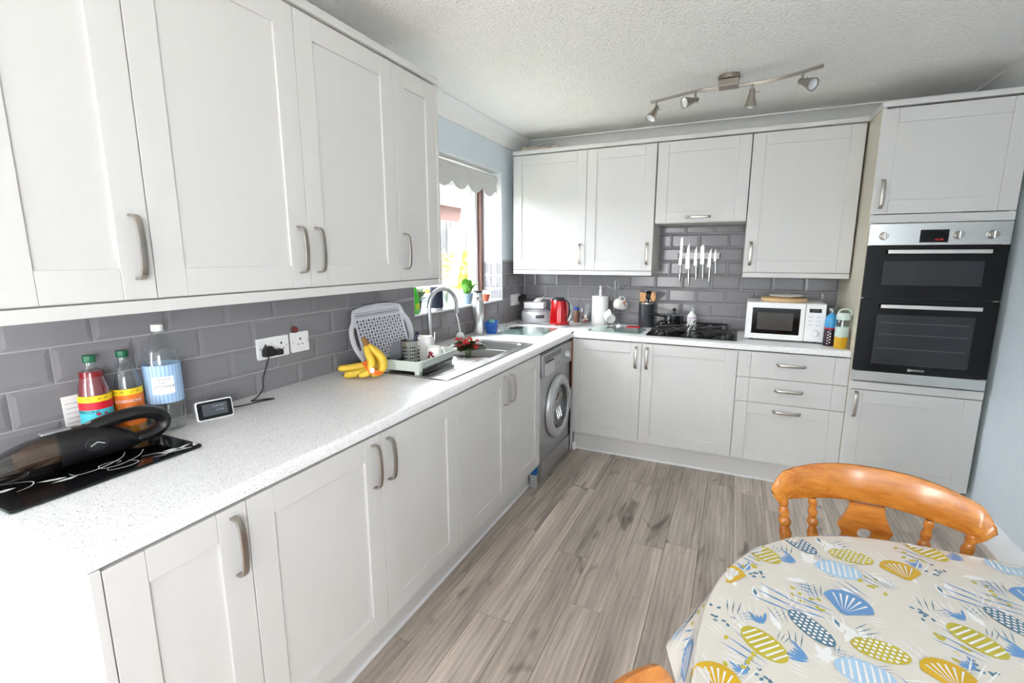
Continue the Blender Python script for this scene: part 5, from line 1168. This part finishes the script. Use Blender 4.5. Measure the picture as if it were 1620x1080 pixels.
MB().lathe([(.034,.0702),(.0348,.072),(.0348,.128),(.034,.130)],28).build('pale_label', mat('mint_sleeve', rgb(196,214,208), .5), yb)
MB().lathe([(.034,.130),(.034,.165),(.031,.172)],28).build('clear_neck', M['clear'], yb); MB().tube([(0,0,.071),(0,0,.172)],.004,8).build('dip_tube', M['white'], yb)
MB().lathe([(0,.172),(.033,.172),(.035,.176),(.035,.200),(.030,.212),(0,.214)],28).build('screw_top', mat('mint_plastic', rgb(204,220,214), .4), yb)
MB().tube(smooth([(-.028,0,.206),(-.020,0,.228),(.010,0,.236),(.036,0,.222),(.040,0,.198)],4),.006,8,flat=1.6).build('carry_loop', bpy.data.materials['mint_plastic'], yb)

# magnetic knife strip and six knives
KY = WY-.0095
ks = thing('magnetic_knife_rack', 'white dotted magnetic knife strip on the tiles over the hob', 'knife rack', (1.39,KY,1.462), 0)
MB().prism(rrect(-.153,-.021,.153,.021,.006,3),'y',-.012,0).build('strip', M['white'], ks, bevel=.002)
for s in (-1,1): MB().box(s*.140,-.0128,-.020,s*.152,-.0118,.020).build('end_cap', M['blackpl'], ks)
dm = MB()
for c in range(30):
    for r in range(4):
        if (c+r)%2 == 0: x, z = -.130+.009*c, -.0135+.009*r; dm.add([(x-.0033,-.0124,z-.0033),(x+.0033,-.0124,z-.0033),(x+.0033,-.0124,z+.0033),(x-.0033,-.0124,z+.0033)],[(0,1,2,3)])
dm.build('dot_pattern', M['blackpl'], ks, recalc=False)
M['blade'] = mat('satin_blade_steel', rgb(176,174,170), .35, .7, var=.04)
def knife(label, top, mid, bot, w_, tipstyle):
    s_ = 4.263; P = [at(1000+x/s_,340+y/s_,'y',KY-.014) for x,y in (top,mid,bot)]
    base = P[2]; t = thing('kitchen_knife', label, 'knife', (base.x, KY-.0125, base.z), 0, 'knives on the magnetic strip')
    d = P[0]-P[2]; ang = math.atan2(d.x, d.z); L = d.length; lm_ = (P[1]-P[2]).length
    Rm = Matrix.Rotation(ang,4,'Y')
    if tipstyle == 'point': O = [(-.006,lm_),(-w_*.62,lm_+.004),(-w_*.6,L*.62),(-w_*.30,L*.86),(.004,L),(.006,L*.9),(.007,lm_)]
    elif tipstyle == 'bread': O = [(-w_*.6,lm_+.002),(-w_*.5,L*.97),(-.002,L),(.006,L*.98),(.007,lm_)]
    else: O = [(-.006,lm_),(-w_*.62,lm_+.004),(-w_*.62,L*.94),(-w_*.2,L),(.006,L*.95),(.007,lm_)]
    MB().prism(O,'y',-.0026,-.0002).xf(Rm).build('blade', M['blade'], t)
    MB().tube([Rm @ Vector((-.002,-.006,0)), Rm @ Vector((0,-.007,.02)), Rm @ Vector((0,-.007,lm_*.6)), Rm @ Vector((0,-.006,lm_+.004))],[.007,.0085,.0075,.0065],10).build('handle', M['steel'], t)
knife('long bread knife, leftmost on the magnetic strip', (342,150),(322,340),(318,450),.026,'bread')
knife('broad chef knife with the lowest handle on the strip', (384,186),(376,365),(380,475),.040,'point')
knife('slim utility knife, third from the left on the strip', (433,206),(428,345),(430,440),.028,'point')
knife('blunt-tipped santoku knife, fourth from the left on the strip', (482,200),(470,335),(475,435),.034,'flat')
knife('tapered knife, second from the right on the strip', (532,223),(520,355),(517,450),.030,'point')
knife('small paring knife, rightmost on the strip', (561,224),(558,315),(562,395),.020,'point')
# rolled cloth on top of the corner cupboard
rc = thing('beige_cloth_roll', 'crumpled beige cloth roll on top of the corner wall cupboard', 'cloth', (.20,3.33,2.2625), .1)
rnd = random.Random(6)
MB().tube(smooth([(-.17,.0,.030),(-.08,.012,.034),(.02,-.006,.028),(.12,.010,.026)],6),[.026+.006*math.sin(i*1.3) for i in range(19)],12).build('roll', mat('beige_fabric', rgb(204,192,176), .9, var=.08, bump=.3, bscale=60), rc)
MB().tube(smooth([(-.16,-.045,.018),(-.05,-.05,.020),(.08,-.045,.016)],6),[.016+.004*math.sin(i*1.7) for i in range(13)],10).build('fold', bpy.data.materials['beige_fabric'], rc)
# ------------------------------------------------------------------ table, printed cloth and chairs
TC = Vector((2.185, .40)); TA, TB, TN = .550, .635, 2.45; TZ = .742
def trad(a):
    c, s = abs(math.cos(a)), abs(math.sin(a)); return 1.0/(((c/TA)**TN+(s/TB)**TN)**(1/TN))
tb_ = thing('dining_table', 'oval-ended dining table under the printed cloth', 'table', (TC.x,TC.y,0), 0)
MB().prism([((trad(a)-.004)*math.cos(a),(trad(a)-.004)*math.sin(a)) for a in [2*PI*k/72 for k in range(72)]],'z',TZ-.026,TZ-.002).build('table_top', M['pine'], tb_, bevel=.004)
MB().ring_prism(rrect(-.36,-.44,.36,.44,.03,3), rrect(-.335,-.415,.335,.415,.02,3),'z',TZ-.11,TZ-.0265).build('apron', M['pine'], tb_)
legp = [(0,0),(.018,0),(.022,.03),(.030,.10),(.024,.13),(.034,.17),(.036,.30),(.026,.50),(.034,.53),(.028,.56),(.036,.60),(.036,TZ-.027),(0,TZ-.027)]
for x in (-.31,.31):
    for y in (-.39,.39): MB().lathe(legp,20,(x,y,0)).build('leg', M['pine'], tb_)
cl = thing('tablecloth', 'wipe-clean cloth printed with blue and mustard leaves and shells', 'tablecloth', (TC.x,TC.y,0), 0)
M['cloth'] = mat('stone_oilcloth', rgb(222,217,208), .22, var=.015, vscale=4, coat=.25)
CZ = TZ+.0015
def fold(a):
    """outward flare of the hanging cloth by direction: one big flap on the far left, small folds elsewhere"""
    d = math.degrees(a) % 360
    f = .10+.05*math.sin(a*9+.6)+.03*math.sin(a*17)
    if 118 < d < 172: u = (d-118)/(160-118) if d < 160 else (172-d)/12; f += .44*max(0,min(1,u))**1.6
    return f
def drop(a):
    d = math.degrees(a) % 360
    return .15+.035*abs(math.sin(2*a))**2+.012*math.sin(5*a)
def drape(x, y, lift=0.0):
    r = math.hypot(x,y); a = math.atan2(y,x); R_ = trad(a); rr = .010
    if r <= R_-rr: return Vector((x,y,CZ+lift))
    s = r-(R_-rr); q = rr*PI/2
    if s < q: th = s/rr; rad = R_-rr+(rr+lift)*math.sin(th); z = CZ-rr+(rr+lift)*math.cos(th)
    else:
        h = s-q; f = fold(a); cs = 1/math.sqrt(1+f*f); rad = R_+lift+h*f*cs; z = CZ-rr-h*cs
    return Vector((rad*math.cos(a), rad*math.sin(a), z))
V = []; F = []; NA = 240
fr = [0,.3,.6,.8,.9,.96]; 
def ringrad(a, j):
    R_ = trad(a)
    if j < len(fr): return R_*fr[j]
    ks_ = [-.010,-.006,-.002,.002,.006,.012,.03,.05,.075,.10,.125]
    i = j-len(fr)
    if i < 6: return R_+ks_[i]
    return R_+.012+(drop(a)-.012)*(i-5)/6
NR = len(fr)+12
V.append((0,0,CZ))
for j in range(1,NR):
    for k in range(NA):
        a = 2*PI*k/NA; r = ringrad(a,j); p = drape(r*math.cos(a), r*math.sin(a)); V.append(tuple(p))
for k in range(NA): F.append((0,1+k,1+(k+1)%NA))
for j in range(NR-2):
    for k in range(NA): F.append((1+j*NA+k,1+(j+1)*NA+k,1+(j+1)*NA+(k+1)%NA,1+j*NA+(k+1)%NA))
MB().add(V,F).build('cloth', M['cloth'], cl, angle=70)
# the print: every motif is laid out flat on the cloth and follows its drape
PR = {k: MB() for k in ('mustard','olive','teal','blue','sky','white')}
def world(cx, cy): p = at(1040+cx/2.793, 700+cy/2.793, 'z', CZ); return Vector((p.x-TC.x, p.y-TC.y))
NPOLY = 0
def poly(c, pts, lift=.0004):
    global NPOLY; NPOLY += 1; lift += (NPOLY%30)*1.2e-5
    m = PR[c]; n_ = len(pts); ctr = sum(pts, Vector((0,0)))/n_
    vs_ = [drape(p.x,p.y,lift) for p in pts]
    if any(math.hypot(p.x,p.y) > trad(math.atan2(p.y,p.x))+drop(math.atan2(p.y,p.x))-.004 for p in pts): return
    m.add([drape(ctr.x,ctr.y,lift)]+vs_, [(0,1+i,1+(i+1)%n_) for i in range(n_)])
def frame_(o, ang, L_, W2):
    c, s = math.cos(ang), math.sin(ang)
    return lambda u, v: Vector((o.x+c*u*L_-s*v*W2, o.y+s*u*L_+c*v*W2))
def ov_(fr, u0=0, v0=0, ru=1, rv=1, n_=18): return [fr(u0+ru*math.cos(2*PI*k/n_), v0+rv*math.sin(2*PI*k/n_)) for k in range(n_)]
def shell(c, o, ang, L_, W2, stripes=6):
    f = frame_(o, ang, L_, W2); P = [f(0,-.9)]+[f(-1+2*k/12, .15+.85*math.sqrt(max(0,1-(-1+2*k/12)**2))) for k in range(13)]
    P = [f(-.12,-.95),f(.12,-.95)]+[f(math.cos(PI*k/14)*1.0, -.05+1.0*math.sin(PI*k/14)) for k in range(15)]
    poly(c, P, .0009)
    for k in range(stripes):
        t = -.72+1.44*k/(stripes-1); poly('white', [f(t*.12,-.75),f(t*.95-.05,.62-.5*t*t),f(t*.95+.05,.62-.5*t*t)], .0016)
def striped(c, o, ang, L_, W2):
    f = frame_(o, ang, L_, W2); poly(c, ov_(f), .0009)
    for k in range(7):
        u = -.72+.24*k; h = .82*math.sqrt(1-u*u); poly('white', [f(u-.05,-h),f(u+.05,-h*.95),f(u+.09,h*.95),f(u+.02,h)], .0016)
def dotted(c, o, ang, L_, W2):
    f = frame_(o, ang, L_, W2); poly(c, ov_(f), .0009)
    for i in range(-4,5):
        for j in range(-2,3):
            u, v = i*.21+(.1 if j%2 else 0), j*.36
            if u*u+v*v < .72: poly('white', ov_(f,u,v,.075,.13,8), .0016)
def spray(c, o, ang, L_, n_=5, spread=1.1):
    for k in range(n_):
        a = ang+spread*(k/(n_-1)-.5); f = frame_(o, a, L_*(.8+.2*math.cos(k*2.1)), L_*.11); poly(c, [f(.15,0),f(.5,.7),f(.85,.55),f(1,0),f(.8,-.5),f(.45,-.5)])
def strokes(c, o, ang, L_, n_=3):
    for k in range(n_):
        f = frame_(o+Vector((math.cos(ang+PI/2),math.sin(ang+PI/2)))*(L_*.16*(k-1)), ang+.12*(k-1), L_, L_*.05); poly(c, [f(0,0),f(.5,.5),f(1,0),f(.5,-.5)])
def dots(c, o, L_, seed):
    r = random.Random(seed)
    for k in range(8):
        f = frame_(o+Vector((r.uniform(-1,1),r.uniform(-1.2,1.2)))*L_, r.uniform(0,3), L_*.22, L_*.14); poly(c, ov_(f,n_=8))
def wleaf(o, ang, L_):
    f = frame_(o, ang, L_, L_*.18); poly('white', [f(0,0),f(.3,.8),f(.65,.8),f(1,0),f(.65,-.7),f(.3,-.8)], .0002)
def eye(o, ang, L_): wleaf(o, ang, L_); f = frame_(o, ang, L_, L_*.10); poly('teal', [f(.3,0),f(.55,.8),f(.8,0),f(.55,-.8)], .0010)
p0 = world(305,575); per = world(1075,565)-p0                    # the print repeats
per2 = world(260,1045)-world(305,575)
LAY = []
def put(kind, c, cx, cy, *a): LAY.append((kind, c, world(cx,cy))+a)
put('shell','mustard',305,575,.15,.040,.038); put('shell','blue',842,712,-.35,.044,.044)
put('striped','olive',470,890,-.75,.046,.030); put('striped','sky',798,562,.0,.046,.032)
put('dotted','olive',985,920,.05,.046,.028); put('dotted','teal',678,818,-.85,.050,.024)
for x,y,a,l in ((625,535,2.7,.055),(410,570,2.2,.040),(470,810,2.0,.042)): put('spray','blue',x,y,a,l)
for x,y,a,l in ((700,510,1.4,.03),(820,975,1.3,.03)): put('stroke1','teal',x,y,a,l)
for x,y,a,l in ((330,760,1.5,.05),(705,680,1.6,.05),(612,905,1.5,.045),(880,840,.7,.045),(560,800,1.9,.05),(250,670,2.4,.045)): put('strokes','teal',x,y,a,l)
for x,y,a,l in ((640,745,2.75,.10),(480,540,2.6,.085),(600,630,.05,.05),(790,770,2.95,.09),(930,700,2.4,.07),(1000,640,2.4,.06)): put('strokes','blue',x,y,a,l)
for x,y in ((375,940),(655,680),(940,630)): put('dots','olive',x,y,.028)
for x,y in ((455,575),(285,760)): put('dots','teal',x,y,.022)
for x,y,a in ((660,530,1.2),(790,470,2.4),(560,600,.2),(250,650,2.6),(545,830,1.9),(780,650,.3),(690,940,.2),(935,900,1.7),(760,980,1.9),(350,640,2.0),(480,690,1.6),(870,610,2.6),(430,880,2.2),(590,760,.4),(830,880,1.1),(520,960,2.5)): put('wleaf','white',x,y,a,.050)
rq = random.Random(21)
for k in range(26): put('strokes','white',rq.uniform(250,1000),rq.uniform(520,940),rq.uniform(0,3),rq.uniform(.03,.07))
for k in range(14): put('strokes',rq.choice(('teal','blue','white')),rq.uniform(250,1000),rq.uniform(520,940),rq.uniform(0,3),rq.uniform(.025,.04))
for x,y,a in ((442,700,1.7),(822,845,1.8)): put('eye','teal',x,y,a,.05)
per = Vector((per.x, per.y)); pv = per2
for i in range(-3,4):
    for j in range(-3,3):
        off = per*i+pv*j
        for it in LAY:
            kind, c, o = it[0], it[1], it[2]+off
            if abs(o.x) > TA+.16 or abs(o.y) > TB+.16: continue
            if j == 0 and i == 0 and False: continue
            if kind == 'shell': shell(c,o,*it[3:])
            elif kind == 'striped': striped(c,o,*it[3:])
            elif kind == 'dotted': dotted(c,o,*it[3:])
            elif kind == 'spray': spray(c,o,*it[3:])
            elif kind == 'strokes': strokes(c,o,*it[3:])
            elif kind == 'stroke1': strokes(c,o,*it[3:],n_=1) if False else strokes(c,o,it[3],it[4],2)
            elif kind == 'dots': dots(c,o,it[3],int(abs(o.x*977+o.y*311))%997)
            elif kind == 'wleaf': wleaf(o,it[3],it[4])
            elif kind == 'eye': eye(o,it[3],it[4])
for c, v in dict(mustard=(214,172,36), olive=(196,182,62), teal=(92,128,150), blue=(104,152,204), sky=(176,208,234), white=(240,240,240)).items():
    PR[c].build('%s_print' % c, mat('%s_cloth_ink' % c, rgb(*v), .22, var=.03, coat=.25), cl, recalc=False)['kind'] = 'stuff'

# farmhouse chairs
def chair(label, loc, rot):
    """local: the sitter faces -y, the curved back rail stands at +y"""
    t = thing('farmhouse_chair', label, 'chair', loc, rot, 'honey pine farmhouse chairs')
    SZ = .45
    # saddle seat
    sp = smooth([(-.20,.17,0),(-.215,0,0),(-.20,-.17,0),(-.10,-.205,0),(.10,-.205,0),(.20,-.17,0),(.215,0,0),(.20,.17,0),(.10,.20,0),(-.10,.20,0)],5,closed=True)
    MB().prism([(p.x,p.y) for p in sp],'z',SZ-.036,SZ).build('seat', M['pine'], t, bevel=.010, seg=3)
    leg_ = [(0,0),(.014,0),(.017,.02),(.024,.10),(.018,.14),(.026,.16),(.026,.22),(.018,.25),(.024,.30),(.020,.38),(.018,.4135),(0,.4135)]
    for x in (-.15,.15):
        for y in (-.14,.14):
            sh = Matrix(((1,0,-x*.35/.41,x*1.35),(0,1,-y*.35/.41,y*1.35),(0,0,1,0),(0,0,0,1)))
            MB().lathe(leg_,16).xf(sh).build('leg', M['pine'], t)
    for x in (-.19,.19): MB().tube([(x*.985,-.178,.17),(x*.985,0,.175),(x*.985,.178,.17)],[.009,.013,.009],10).build('stretcher', M['pine'], t)
    MB().tube([(-.185,0,.175),(0,0,.178),(.185,0,.175)],[.009,.013,.009],10).build('stretcher', M['pine'], t)
    # curved top rail; y follows the bow of the back
    def bow(x): return .205-1.45*x*x
    N = 40; V = []; F = []
    for i in range(N+1):
        x = -.245+.49*i/N; u = abs(x)/.245
        zt = .868-.004-.040*u**3 - (.030*max(0,(u-.90)/.10)**1.5); zb = .748+.016*(1-u**2)*.9
        if u > .93: zb = .748+.055*((u-.93)/.07)**1.2 if False else .748+.030*((u-.93)/.07)
        if .80 < u <= .93: zb = .748-.010*math.sin(PI*(u-.80)/.13)
        y = bow(x); th = .0115
        for (dy,z) in ((-th*.55,zb),(-th,zb+.008),(-th,zt-.014),(-th*.4,zt),(th*.4,zt),(th,zt-.014),(th,zb+.008),(th*.55,zb)): V.append((x,y+dy+.10*(z-.75),z))
    for i in range(N): F += [(8*i+k,8*i+(k+1)%8,8*(i+1)+(k+1)%8,8*(i+1)+k) for k in range(8)]
    F += [list(range(8))[::-1],[8*N+k for k in range(8)]]
    MB().add(V,F).build('top_rail', M['pine'], t, angle=50)
    h = .748-SZ+.012
    tp_ = [(.008,0),(.011,.02*h/.3),(.014,.06),(.010,.085),(.016,.10),(.016,.11),(.010,.125),(.013,.17),(.017,.205),(.011,.225),(.017,.235),(.017,.243),(.011,.252),(.015,.270),(.010,.285),(.014,.295),(.011,h)]
    for x in (-.212,-.135,.135,.212):
        bx = x*.80; by = .165-.9*bx*bx; ty = bow(x)
        sh = Matrix(((1,0,(x-bx)/h,bx),(0,1,(ty-by)/h,by),(0,0,1,SZ-.004),(0,0,0,1)))
        MB().lathe(tp_ if abs(x) > .2 else [(r*.88,z) for r,z in tp_],16).xf(sh).build('spindle', M['pine'], t)
    O = [(.026,0),(.030,.05),(.044,.09),(.036,.12),(.050,.15),(.060,.185),(.052,.215),(.066,.240),(.052,.268),(.042,.295),(.042,h)]
    out = [(x,z) for x,z in O]+[(-x,z) for x,z in O[::-1]]
    oo = [Vector((a,b)) for a,b in out]; C = Vector((0,.225)); inn = []
    for p in oo: d = (p-C).normalized(); inn.append((C.x+d.x*.017, C.y+d.y*.017))
    sh = Matrix(((1,0,0,0),(0,1,(bow(0)-.168)/h,.168),(0,0,1,SZ-.004),(0,0,0,1)))
    MB().ring_prism([(p.x,p.y) for p in oo], inn, 'y', -.007, .007).xf(sh).build('pierced_splat', M['pine'], t)
    return t
chair('honey pine chair behind the table with its back to the oven', (2.035, .985, 0), math.radians(-2))
chair('honey pine chair at the near left table side, rail end just showing', (1.73, .065, 0), PI/2)
